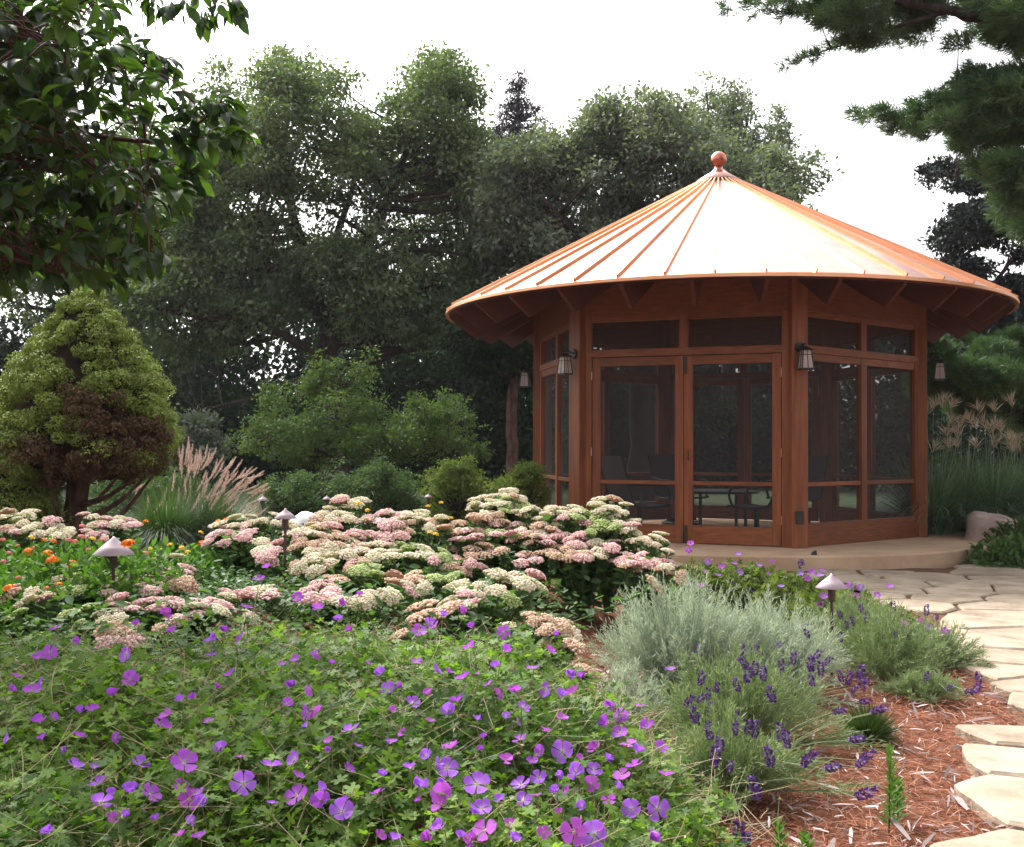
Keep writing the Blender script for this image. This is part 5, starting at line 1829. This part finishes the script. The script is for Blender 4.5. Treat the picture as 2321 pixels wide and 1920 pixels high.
flw = [(87,1493,0),(112,1480,0),(288,1484,0),(295,1541,1),(521,1532,0),(669,1496,0),(655,1560,0),(691,1572,0),(697,1614,0),(95,1550,0),(19,1569,0),(72,1569,0),(253,1580,0),(210,1611,0),(91,1640,0),(364,1648,0),(796,1656,0),(417,1732,1),(499,1698,0),(669,1720,0),(168,1741,0),(316,1738,0),(614,1739,0),(225,1778,0),(229,1821,0),(297,1800,0),(339,1802,0),(411,1787,0),(429,1814,1),(459,1827,0),(551,1778,1),(674,1806,0),(728,1816,1),(775,1842,1),(453,1900,0),(183,1452,0),(476,1454,0),
 (862,1530,1),(881,1564,0),(982,1519,0),(1066,1467,0),(1050,1540,0),(972,1578,0),(1016,1614,1),(1037,1593,0),(706,1608,0),(1167,1574,0),(1180,1677,0),(1208,1517,0),(1142,1477,0),(1123,1515,0),(1241,1564,0),(1300,1570,0),(1288,1532,0),(1317,1541,0),(1271,1583,0),(1275,1629,0),(1386,1602,0),(1405,1618,0),(1450,1602,0),(1466,1648,0),(1405,1663,0),(1275,1705,1),(1304,1753,0),(1146,1726,0),(930,1745,0),(1012,1743,1),(1081,1780,1),(1372,1726,0),(1443,1709,0),(1439,1738,0),(1410,1760,0),(1397,1789,0),(948,1785,0),(997,1800,1),(1001,1825,0),(1071,1835,0),(1092,1835,0),(1100,1884,1),(1431,1835,1),(1490,1835,1),(1001,1880,0),(1069,1911,0),(1159,1909,0),(1302,1888,1),(1348,1892,1),(1470,1903,0),(1182,1781,0),(1022,1699,0),(1496,1698,0),(1520,1520,0),(1510,1760,0),(1380,1640,0),(1425,1690,0),(1350,1700,0),
 (123,1427,0),(377,1390,1),(390,1435,0),(307,1418,0),(475,1448,0),(507,1435,0),(547,1447,0),(557,1378,0),(605,1288,0),(587,1315,0),(673,1355,0),(1004,1400,0),(973,1413,0),(989,1421,0),(950,1432,0),(1069,1423,0),(1141,1434,1),(1053,1383,0),(1265,1440,0),(720,1381,0),(779,1368,0),(813,1352,0),(676,1354,0),(768,1409,0),(798,1432,0),(1244,1478,0)]
rgf = np.random.default_rng(77)
while len(flw) < 205:
    px, py = rgf.uniform(0, 1560), rgf.uniform(1440, 1915)
    if px > 1000 + (py - 1440) * 1.15: continue
    if rgf.uniform() > .25 + .6 * (px > 850) * (py > 1500): continue
    if min((px - q[0]) ** 2 + (py - q[1]) ** 2 for q in flw) < 26 ** 2: continue
    flw.append((px, py, 2))
FP = []
for px, py, big in flw:
    hf = lambda x, y: canopy(x, y) + (.0 if py > 1480 else (.04 if py > 1400 else .1))
    p = ray_canopy(px, py, hf, 1.9, 4.5, .05)
    FP.append((p, big))
fpos = np.array([q[0] for q in FP])
K = 20
cen = fpos[RNG.choice(len(fpos), K, replace=False)]
for it in range(20):
    lab = ((fpos[:, None, :2] - cen[None, :, :2]) ** 2).sum(-1).argmin(1)
    for k in range(K):
        if (lab == k).any(): cen[k] = fpos[lab == k].mean(0)


def ger_place(px, py):
    row = 'lowest edge of the bed' if py > 1790 else 'lower part of the bed' if py > 1680 else 'middle of the bed' if py > 1560 else 'upper part of the bed' if py > 1450 else 'edge against the stonecrops'
    col = 'far left' if px < 200 else 'left' if px < 420 else 'centre left' if px < 640 else 'centre' if px < 900 else 'centre right' if px < 1130 else 'right' if px < 1350 else 'beside the mulch'
    return row, col


used = {}
def add_flower(parent, p, stem_from, size, vi, facing, detailed):
    f_ = Vector(facing).normalized()
    o = link('flower', FC if detailed else FW[vi], None, parent)
    o.matrix_basis = Matrix.Translation(Vector(p) - parent.location) @ f_.to_track_quat('Z', 'X').to_matrix().to_4x4() @ Matrix.Rotation(RNG.uniform(0, 6.3), 4, 'Z') @ Matrix.Scale(size, 4)
    if detailed:
        closed = float(RNG.choice([0, 0, .25, .55, .9]))
        for k in range(5):
            c_ = link('petal', PM[vi], None, o)
            c_.matrix_basis = Matrix.Rotation(2 * PI * k / 5 + RNG.uniform(-.08, .08), 4, 'Z') @ Matrix.Rotation(RNG.uniform(-.3, .15) - (closed if k % 2 else closed * .6), 4, 'Y') @ Matrix.Scale(RNG.uniform(.92, 1.05), 4)
    return o


for k in range(K):
    idx = np.where(lab == k)[0]
    if len(idx) == 0: continue
    c = cen[k]
    px, py = to_px(c)
    row, col = ger_place(px, py)
    nfl = len(idx)
    cnt_w = {1: 'one violet blossom', 2: 'two violet blossoms', 3: 'three violet blossoms', 4: 'four violet blossoms', 5: 'five violet blossoms', 6: 'six violet blossoms', 7: 'seven violet blossoms'}.get(nfl, 'many violet blossoms')
    lb = f'geranium with {cnt_w}, {col}, {row}'
    if lb in used: lb = lb.replace('geranium', 'leafy geranium')
    if lb in used: lb = lb.replace('leafy', 'low leafy')
    used[lb] = 1
    gz = float(ground_z(c[0], c[1]))
    GP = thing('geranium_plant', lb, 'geranium', (c[0], c[1], gz), 'violet geraniums in the near bed')
    stems = []
    for i in idx:
        p, big = FP[i]
        r_ = RNG.uniform()
        vi = 0 if (py > 1750 and r_ < .65) or r_ < .3 else (1 if r_ < .75 else 2)
        tocam = norm(np.array([-p[0], -p[1], EYE - p[2]]))
        if big == 1:
            face = tocam * .9 + UP * .35 + RNG.normal(size=3) * .15
        else:
            face = UP * .8 + RNG.normal(size=3) * .45 + tocam * .2
        size = .031 * RNG.uniform(.9, 1.12) if big == 1 else .026 * RNG.uniform(.75, 1.12) if big == 0 else .019 * RNG.uniform(.7, 1.15)
        add_flower(GP, p, None, size, vi, tuple(face), True)
        f_ = norm(np.array(face))
        b_ = np.array([c[0] + (p[0] - c[0]) * .6, c[1] + (p[1] - c[1]) * .6, max(gz, p[2] - .22)])
        e = p - f_ * size * .1
        sp = spline([b_, (b_ + e) / 2 + RNG.normal(size=3) * .015, e - f_ * .012, e], 4)
        stems.append((sp, .0012))
    V, F = tubes(stems, 4)
    o = link('flower_stalks', npmesh('flower_stalks', local(V, GP), F, np.full(len(V), .25)), M['st_ger'], GP)
    o['kind'] = 'stuff'

# far geraniums along the platform and down the path edge
farfl = [(1565,1232),(1561,1248),(1605,1274),(1673,1257),(1720,1282),(1749,1273),(1663,1279),(1636,1284),(1596,1296),(1677,1297),(1627,1305),(1655,1324),(1564,1325),(1591,1327),(1701,1339),(1607,1350),(1743,1301),(1839,1297),(1858,1305),(1861,1293),(1830,1311),(1859,1370),(1867,1352),(1926,1330),(1950,1333),(1940,1352),(1988,1350),(1892,1421),(1958,1384),(1724,1380),(2087,1410),(2105,1425),(2141,1431),(2047,1415),(2016,1330),(2105,1446),(1815,1300),(1770,1330)]


def mound(name, label, cat, ctr, rx, ry, h, n, Lr, tmpl, mat, group=None, gz=None):
    gz = float(ground_z(ctr[0], ctr[1])) if gz is None else gz
    T_ = thing(name, label, cat, (ctr[0], ctr[1], gz), group)
    d = randdir(n); d[:, 2] = np.abs(d[:, 2])
    rr = RNG.uniform(.5, 1.05, n)[:, None] * (1 + .12 * np.sin(5 * np.arctan2(d[:, 1], d[:, 0]) + 2))[:, None]
    P = np.array([ctr[0], ctr[1], gz]) + d * rr * np.array([rx, ry, h])
    D = norm(d * .7 + randdir(n) * .9)
    N = norm(UP + RNG.normal(size=(n, 3)) * .5)
    V, F = instance(*tmpl, P, D, N, RNG.uniform(*Lr, n))
    o = link('foliage', npmesh('foliage', local(V, T_), F, np.repeat(RNG.uniform(0, 1, n), len(tmpl[0]))), M[mat], T_)
    o['kind'] = 'stuff'
    return T_


fgp = []
for (px, Y, rx, h, lab) in ((1585, 8.6, .4, .33, 'far geranium mound against the stonecrop by the platform'), (1690, 8.9, .42, .3, 'far geranium mound in front of the platform, behind the lavender'), (1800, 8.4, .38, .28, 'far geranium mound left of the mauve capped path light'),
                            (1890, 7.6, .36, .26, 'geranium mound behind the mauve capped path light'), (1960, 7.1, .32, .24, 'geranium mound spilling over the flagstones'), (2060, 6.6, .25, .15, 'low trailing geranium farthest out on the flagstones')):
    p = at(px, 1000, Y)
    fgp.append((mound('geranium_plant', lab, 'geranium', (p[0], Y), rx, .4, h, 2600, (.02, .04), T_PALM, 'lf_yshrub', 'far geraniums by the platform', 0), p[0], Y, h, rx))
for px, py in farfl:
    best = None
    for T_, gx, gy, h, rx in fgp:
        q = at(px, py, gy - .15)
        d = abs(q[0] - gx) / rx
        if best is None or d < best[0]: best = (d, T_, q)
    q = best[2]
    q = at(px, py, q[1] - RNG.uniform(0, .35))
    q[2] = max(q[2], .06)
    o = add_flower(best[1], q, None, .027 * RNG.uniform(.85, 1.15), int(RNG.integers(0, 3)), tuple(UP * .8 + RNG.normal(size=3) * .3 + np.array([0, -.55, 0])), False)

# ------------------------------------------------------------------ lantana and marigold-like blossoms on the left
def blossom_mesh(matk, seed, n=26):
    rg = np.random.default_rng(seed)
    d = rg.normal(size=(n, 3)); d[:, 2] = np.abs(d[:, 2]) + .15
    d = norm(d)
    V, F = instance([(-.5, -.4, 0), (.5, -.4, 0), (.5, .4, .08), (-.5, .4, 0)], [(0, 1, 2, 3)], d * np.array([.85, .85, .6]), norm(np.cross(d, rg.normal(size=(n, 3)))), d, np.full(n, .5))
    me = npmesh('blossom', V, F, np.repeat(rg.uniform(0, 1, n), 4))
    me.materials.append(M[matk])
    return me


BM = {k: [blossom_mesh(k, s) for s in range(3)] for k in ('orange', 'yellow', 'rose')}
lan = [(65, 1252, 22, 'orange'), (108, 1255, 20, 'orange'), (118, 1272, 25, 'orange'), (162, 1280, 24, 'orange'), (290, 1235, 30, 'orange'), (20, 1335, 24, 'orange'), (78, 1243, 12, 'rose'), (135, 1325, 14, 'orange'), (185, 1218, 16, 'rose'), (187, 1194, 14, 'rose'), (232, 1225, 12, 'rose'), (155, 1225, 14, 'rose'), (120, 1228, 16, 'orange'), (70, 1220, 14, 'yellow'), (210, 1222, 14, 'yellow'), (330, 1255, 14, 'rose'), (5, 1225, 14, 'rose'), (20, 1255, 14, 'rose'), (40, 1238, 10, 'rose'), (240, 1240, 14, 'yellow'), (170, 1228, 14, 'rose'), (200, 1247, 12, 'rose'), (8, 1275, 14, 'rose'), (105, 1335, 14, 'rose'), (42, 1310, 12, 'rose'), (100, 1225, 12, 'orange'), (385, 1235, 12, 'yellow'), (412, 1243, 14, 'yellow'), (425, 1252, 12, 'yellow'), (458, 1233, 18, 'orange'), (495, 1183, 14, 'orange'), (512, 1180, 14, 'orange'), (340, 1245, 12, 'yellow'), (360, 1248, 12, 'yellow'), (330, 1183, 12, 'orange'), (455, 1208, 12, 'yellow'), (585, 1203, 14, 'yellow')]
lan_plants = [(40, 6.4, 'lantana with rose and orange blossoms at the left edge'), (130, 6.0, 'lantana with the cluster of orange blossoms'), (220, 6.2, 'lantana with small rose blossoms behind the mauve path light'), (290, 5.75, 'lantana with one large orange blossom over the path light cap'), (380, 6.6, 'yellow flowered lantana below the fountain grass'), (480, 7.4, 'lantana with orange blossoms at the foot of the fountain grass'), (20, 5.4, 'lantana with one orange blossom low at the left edge')]
LPs = []
for px, Y, lab in lan_plants:
    ztop = EYE - (1245 - 1008) / F_PX * Y
    if lab.endswith('left edge') and Y < 6: ztop = .58
    p = at(px, 1000, Y)
    gz = float(ground_z(p[0], Y))
    T_ = mound('lantana_plant', lab, 'lantana', (p[0], Y), .34, .5, max(.15, ztop - gz), 2300, (.035, .065), T_OVAL, 'lf_lan', 'lantanas in the left bed', gz)
    LPs.append((px, Y, T_))
for px, py, w_, k in lan:
    b_ = min(LPs, key=lambda t_: abs(t_[0] - px) + (200 if (py > 1300) != (t_[1] < 5.5) else 0))
    Yb = b_[1] - .35 * sstep(1180, 1290, py) + (.35 if py < 1215 else 0)
    if px == 290: Yb = 5.3
    q = at(px, py, float(Yb))
    o = link('blossom', BM[k][int(RNG.integers(0, 3))], None, b_[2])
    o.location = Vector(q) - b_[2].location
    r_ = w_ / 2 / F_PX * float(Yb) * 1.25
    o.scale = (r_, r_, r_)
    o.rotation_euler = (-.35, 0, RNG.uniform(0, 6))
# two yellow flowers on long stems by the shrubs
for i, (pts, lab) in enumerate(((((975, 1208), (988, 1212)), 'tall stem with two yellow blossoms left of the tallest stonecrop'), (((970, 1148), (1000, 1140), (1022, 1175)), 'tall stem with small yellow blossoms before the yellow green shrub'), (((813, 1142), (833, 1158)), 'yellow blossoms on thin stems above the cream stonecrop'))):
    Y = (6.9, 8.6, 7.6)[i]
    q0 = at(pts[0][0] + 25, 1260, Y)
    T_ = thing('yellow_flower', lab, 'yellow flower', (q0[0], Y, float(ground_z(q0[0], Y))))
    st = []
    b_ = np.array([q0[0], Y, float(ground_z(q0[0], Y))])
    for px, py in pts:
        q = at(px, py, Y)
        o = link('blossom', BM['yellow'][i % 3], None, T_)
        o.location = Vector(q) - T_.location
        o.scale = (.022, .022, .022)
        o.rotation_euler = (-.4, 0, 0)
        st.append((spline([b_, (b_ + q) / 2 + (.02, 0, 0), q], 4), .003))
    V, F = tubes(st, 5)
    link('stem', npmesh('stem', local(V, T_), F, np.full(len(V), .3)), M['lf_sed'], T_)

# low green cover between the stonecrops
n = 15000
Y = RNG.uniform(5.2, 8.8, n)
Xc = -1.9 - .12 * (Y - 6)
X = RNG.uniform(-3.0, -1.0, n)
keep = (np.abs(X - (-(.27 * Y))) < .6)
X, Y = X[keep], Y[keep]
zt = ground_z(X, Y) + .2 + .05 * np.sin(X * 9) * np.sin(Y * 7)
leaf_bed('ground_cover', 'low bright green leafy cover between the stonecrops and the path lights', 'ground cover', X, Y, zt, .18, (.02, .042), T_LEAF, 'lf_cover')
n = 46000
Y = RNG.uniform(3.0, 10.6, n)
X = RNG.uniform(-7, 1.4, n)
keep = (X < .2 + .17 * (Y - 5)) & ((Y > 3.9) | (X < -.75 * Y))
X, Y = X[keep], Y[keep]
zt = ground_z(X, Y) + .17 + .07 * np.sin(X * 6) * np.sin(Y * 5)
leaf_bed('bed_foliage', 'mixed green foliage covering the soil of the flower bed', 'foliage', X, Y, zt, .15, (.025, .055), T_OVAL, 'lf_sed')
n = 16000
Y = RNG.uniform(10.6, 17.5, n)
X = RNG.uniform(-8, .2, n)
zt = .16 + .08 * np.sin(X * 3) * np.sin(Y * 2)
leaf_bed('rear_foliage', 'green foliage covering the rear bed under the shrubs', 'foliage', X, Y, zt, .15, (.05, .1), T_LEAF, 'lf_shrub')

# plants right of the platform
for px, py, Y, rx, h, L, lab, mat in ((2160, 1190, 14.6, .6, .16, (.03, .07), 'low bright green plants along the back rim of the platform', 'lf_cover'), (2250, 1200, 13.4, .4, .2, (.04, .08), 'leafy plants in front of the pink boulder', 'lf_lan'),
                                       (2300, 1250, 11.6, .5, .28, (.05, .1), 'broad leaved plants at the right tip of the platform', 'lf_sed'), (2340, 1190, 12.6, .55, .45, (.05, .09), 'brownish green bush right of the pink boulder', 'lf_bush')):
    p = at(px, py, Y)
    mound('leafy_plant', lab, 'plant', (p[0], Y), rx, .45, h, 1500, L, T_OVAL, mat, 'plants right of the platform', 0)

# ------------------------------------------------------------------ lavender
def spike_mesh(seed, n=64):
    rg = np.random.default_rng(seed)
    s = np.repeat(np.linspace(0, 1, 8), 8)
    a = rg.uniform(0, 2 * PI, len(s))
    P = np.stack([.1 * np.cos(a) * np.sin(.3 + s * 2.5), .1 * np.sin(a) * np.sin(.3 + s * 2.5), s + rg.uniform(-.05, .05, len(s))], 1)
    D = np.stack([np.cos(a), np.sin(a), np.full(len(s), .8)], 1)
    V, F = instance([(0, -.35, 0), (.6, -.3, .1), (1, 0, .25), (.6, .3, .1), (0, .35, 0)][:4], [(0, 1, 2, 3)], P, D, rg.normal(size=(len(s), 3)), np.full(len(s), .27))
    me = npmesh('flower_spike', V, F, np.repeat(rg.uniform(0, 1, len(s)), 4))
    me.materials.append(M['lav_fl'])
    return me


SPK = [spike_mesh(s) for s in range(4)]


def lavender(name, label, cat, ctr, rx, ry, h, nst, mat, group, leafL=(.02, .038), lean=(0, 0), gz=None, tall=1.0):
    gz = float(ground_z(*ctr)) if gz is None else gz
    T_ = thing(name, label, cat, (ctr[0], ctr[1], gz), group)
    a = RNG.uniform(0, 2 * PI, nst)
    rr = RNG.uniform(0, 1, nst) ** .55 * (1 + .28 * np.sin(3 * a + ctr[0] * 9) + .18 * np.sin(7 * a + ctr[1] * 5)) * RNG.uniform(.8, 1.2, nst)
    b_ = np.stack([ctr[0] + np.cos(a) * rr * rx * .3, ctr[1] + np.sin(a) * rr * ry * .3, np.full(nst, gz)], 1)
    e = np.stack([ctr[0] + np.cos(a) * rr * rx + lean[0], ctr[1] + np.sin(a) * rr * ry + lean[1], gz + h * np.clip(1 - .5 * rr ** 2, .15, 1) * RNG.uniform(.6, 1.15, nst) * (1 + .15 * np.sin(5 * a + 1))], 1)
    nl = 30
    s = RNG.uniform(.25, 1, (nst, nl))
    mid = b_ + (e - b_) * .5 + np.stack([(e - b_)[:, 0] * .1, (e - b_)[:, 1] * .1, h * .06 * np.ones(nst)], 1)
    P = ((1 - s) ** 2)[..., None] * b_[:, None] + (2 * s * (1 - s))[..., None] * mid[:, None] + (s ** 2)[..., None] * e[:, None]
    T = norm(e - mid)[:, None, :]
    D = norm(T * .9 + RNG.normal(size=(nst, nl, 3)) * .45)
    P, D = P.reshape(-1, 3), D.reshape(-1, 3)
    V, F = instance([(0, -.035, 0), (.55, -.05, .02), (1, 0, 0), (.55, .05, .02)], [(0, 1, 2, 3)], P, D, norm(RNG.normal(size=P.shape)), RNG.uniform(*leafL, len(P)) * 1.25)
    r_ = np.clip(np.repeat(RNG.uniform(0, 1, nst), nl) * .5 + RNG.uniform(0, .5, len(P)), 0, 1)
    o = link('foliage', npmesh('foliage', local(V, T_), F, np.repeat(r_, 4)), M[mat], T_)
    o['kind'] = 'stuff'
    K_ = 4
    side = norm(np.cross(e - b_, np.array([0, -1., .2])))
    Vs = []
    for i in range(K_):
        q_ = i / (K_ - 1)
        c_ = (1 - q_) ** 2 * b_ + 2 * q_ * (1 - q_) * mid + q_ ** 2 * e
        Vs += [c_ - side * .0012, c_ + side * .0012]
    V = np.stack(Vs, 1).reshape(-1, 3)
    f = np.array([(2 * i, 2 * i + 1, 2 * i + 3, 2 * i + 2) for i in range(K_ - 1)])
    F = (f[None] + (np.arange(nst) * 2 * K_)[:, None, None]).reshape(-1, 4)
    o = link('stems', npmesh('stems', local(V, T_), F, np.full(len(V), .1)), M[mat], T_)
    o['kind'] = 'stuff'
    return T_


def P2(px, Y):
    return (at(px, 1000, Y)[0], Y)


LV = []
spec = [('silver_lavender', 'large silver grey lavender bush beside the tall stonecrop', P2(1545, 5.6), .5, .42, .52, 900, 'lf_lav', 5.7, (0, 0)),
        ('silver_lavender', 'silver lavender bush left of the mauve capped path light', P2(1740, 5.7), .46, .42, .43, 800, 'lf_lav', 5.9, (0, 0)),
        ('silver_lavender', 'small silver sprigs between geraniums and the big silver bush', P2(1420, 4.9), .22, .2, .2, 160, 'lf_lav', 4.9, (0, 0)),
        ('lavender_plant', 'green lavender with dark purple spikes in front of the silver bushes', P2(1670, 4.65), .42, .36, .36, 560, 'lf_lavg', 4.55, (0, 0)),
        ('lavender_plant', 'lavender leaning over the mulch beside the geraniums', P2(1650, 4.05), .34, .3, .27, 380, 'lf_lavg', 3.95, (-.02, -.1)),
        ('lavender_plant', 'lavender by the flagstones, right of the path light', P2(2010, 6.0), .38, .34, .36, 420, 'lf_lavg', 6.0, (0, 0)),
        ('lavender_plant', 'lavender behind the path light with many dark spikes', P2(1930, 6.7), .34, .3, .36, 320, 'lf_lavg', 6.7, (0, 0)),
        ('lavender_plant', 'low olive sprigs spreading onto the mulch by the stones', P2(2095, 5.5), .22, .14, .12, 150, 'lf_lavg', 5.5, (0, 0)),
        ('lavender_plant', 'browning lavender tip overlapping the flagstone edge', P2(2110, 6.35), .3, .22, .22, 260, 'lf_lavg', 6.35, (0, 0))]
for nm, lab, ctr, rx, ry, h, nst, mat, Y, lean in spec:
    LV.append((lavender(nm, lab, 'lavender', ctr, rx, ry, h, nst, mat, 'lavenders beside the path', lean=lean), ctr, rx, h, Y))

spk = [(1682,1478),(1720,1480),(1688,1505),(1712,1518),(1695,1532),(1763,1465),(1798,1495),(1772,1512),(1850,1488),(1838,1508),(1875,1500),(1860,1518),(1730,1530),(1590,1540),(1625,1560),(1605,1575),(1588,1585),(1670,1555),(1840,1545),(1748,1577),(1670,1625),(1667,1655),(1695,1650),(1712,1655),(1768,1660),(1785,1680),(1610,1605),(1608,1660),(1632,1690),(1925,1540),(1950,1525),(1935,1565),(1955,1555),(1960,1590),(1965,1545),(1900,1612),(1905,1535),(1820,1424),(1830,1438),(1950,1372),(1955,1385),(1935,1410),(1965,1402),(1990,1405),(2003,1430),(2015,1425),(2030,1440),(2045,1425),(2060,1440),(2025,1378),(2100,1385),(2124,1400),(2130,1455),(2075,1435),(1905,1395),(1920,1420),(1905,1445),(2218,1540),(2210,1565),(1820,1275),(1814,1280),(1712,1790),(1675,1895),(1690,1910),(1830,1722),(1965,1715),(1950,1730),(1960,1800),(1985,1610),(2000,1608),(1940,1675),(2150,1560),(2195,1567),(2100,1535),(1885,1740),(1745,1720),(1560,1590),(1575,1625),(1655,1740),(1620,1720),(1585,1480),(1640,1410),(1890,1310)]
for px, py in spk:
    Yg_ = float(np.interp(py, [1270, 1400, 1450, 1500, 1600, 1700, 1800, 1910], [7.6, 6.4, 5.7, 5.0, 4.5, 4.05, 3.5, 3.1]))
    Yg_ -= .42
    if px > 1880 and 1350 < py < 1600: Yg_ += .5
    if px > 2060: Yg_ = min(6.3, (EYE - .12) * F_PX / (py - 1008))
    best = min(LV, key=lambda t_: abs(t_[4] - Yg_) * 1.0 + abs(at(px, py, Yg_)[0] - t_[1][0]))
    q = at(px, py, Yg_)
    q[2] = max(q[2], .05)
    ang = RNG.normal(0, .3) if py < 1560 or px < 1800 else RNG.uniform(.7, 1.4)
    d = Vector((math.sin(ang), RNG.normal(0, .2), math.cos(ang))).normalized()
    o = link('flower_spike', SPK[int(RNG.integers(0, 4))], None, best[0])
    s = .05 * RNG.uniform(.7, 1.25)
    o.matrix_basis = Matrix.Translation(Vector(q) - best[0].location - d * s * .5) @ d.to_track_quat('Z', 'X').to_matrix().to_4x4() @ Matrix.Scale(s, 4)
    # its stalk
    root = np.array([*best[1], float(ground_z(*best[1])) + .05])
    e = q - np.array(d) * s * .5
    V, F = tubes([(spline([root + (e - root) * .3, root + (e - root) * .65 + (0, 0, .03), e], 4), .0014)], 3)
    link('flower_stalk', npmesh('flower_stalk', local(V, best[0]), F, np.full(len(V), .3)), M['lf_lavg'], best[0])

# small tuft, seedling, sprouts in the mulch
c = P2(1965, 4.75)
tf_ = thing('grass_tuft', 'small dark green needle tuft on the mulch under the lavender', 'tuft', (c[0], 4.75, 0))
n = 1600
d = randdir(n, .45); d[:, 2] = np.abs(d[:, 2])
V, F = instance([(0, -.02, 0), (1, 0, 0), (0, .02, 0)], [(0, 1, 2)], np.array([c[0], 4.75, .0]) + d * .03, d, randdir(n), RNG.uniform(.08, .15, n))
link('needles', npmesh('needles', local(V, tf_), F, np.repeat(RNG.uniform(0, .7, n), 3)), M['lf_bush'], tf_)['kind'] = 'stuff'
c2 = P2(1900, 4.8)
for (px, Y, h, lab) in ((2012, 3.62, .26, 'upright leafy seedling alone on the mulch near the stones'), (2030, 3.7, .13, 'short seedling beside the upright seedling'), (1760, 3.25, .14, 'small green sprig on the mulch at the bottom'), (1820, 3.2, .12, 'pale sprig right of the small green sprig')):
    p = P2(px, Y)
    T_ = thing('seedling', lab, 'seedling', (p[0], Y, 0))
    nl = int(60 * h / .26) + 20
    s = np.linspace(.05, 1, nl)
    a = np.arange(nl) * 2.4
    P = np.stack([p[0] + .01 * np.sin(s * 3), np.full(nl, Y), s * h], 1)
    D = np.stack([np.cos(a), np.sin(a), .5 + s], 1)
    V, F = instance(*T_THIN, P, D, np.tile(UP, (nl, 1)) + RNG.normal(size=(nl, 3)) * .2, np.full(nl, .05) * (1.1 - .3 * s))
    link('foliage', npmesh('foliage', local(V, T_), F, np.repeat(RNG.uniform(.3, .9, nl), 4)), M['lf_lan'], T_)['kind'] = 'stuff'
    V, F = tubes([([(p[0], Y, -.02), (p[0] + .005, Y, h)], [.003, .0015])], 4)
    link('stem', npmesh('stem', local(V, T_), F, np.full(len(V), .3)), M['lf_lan'], T_)

print('objects', len(bpy.data.objects), 'tris', sum(sum(len(p.vertices) - 2 for p in me.polygons) if len(me.polygons) < 2000 else len(me.polygons) * (me.polygons[0].loop_total - 2) for me in bpy.data.meshes))
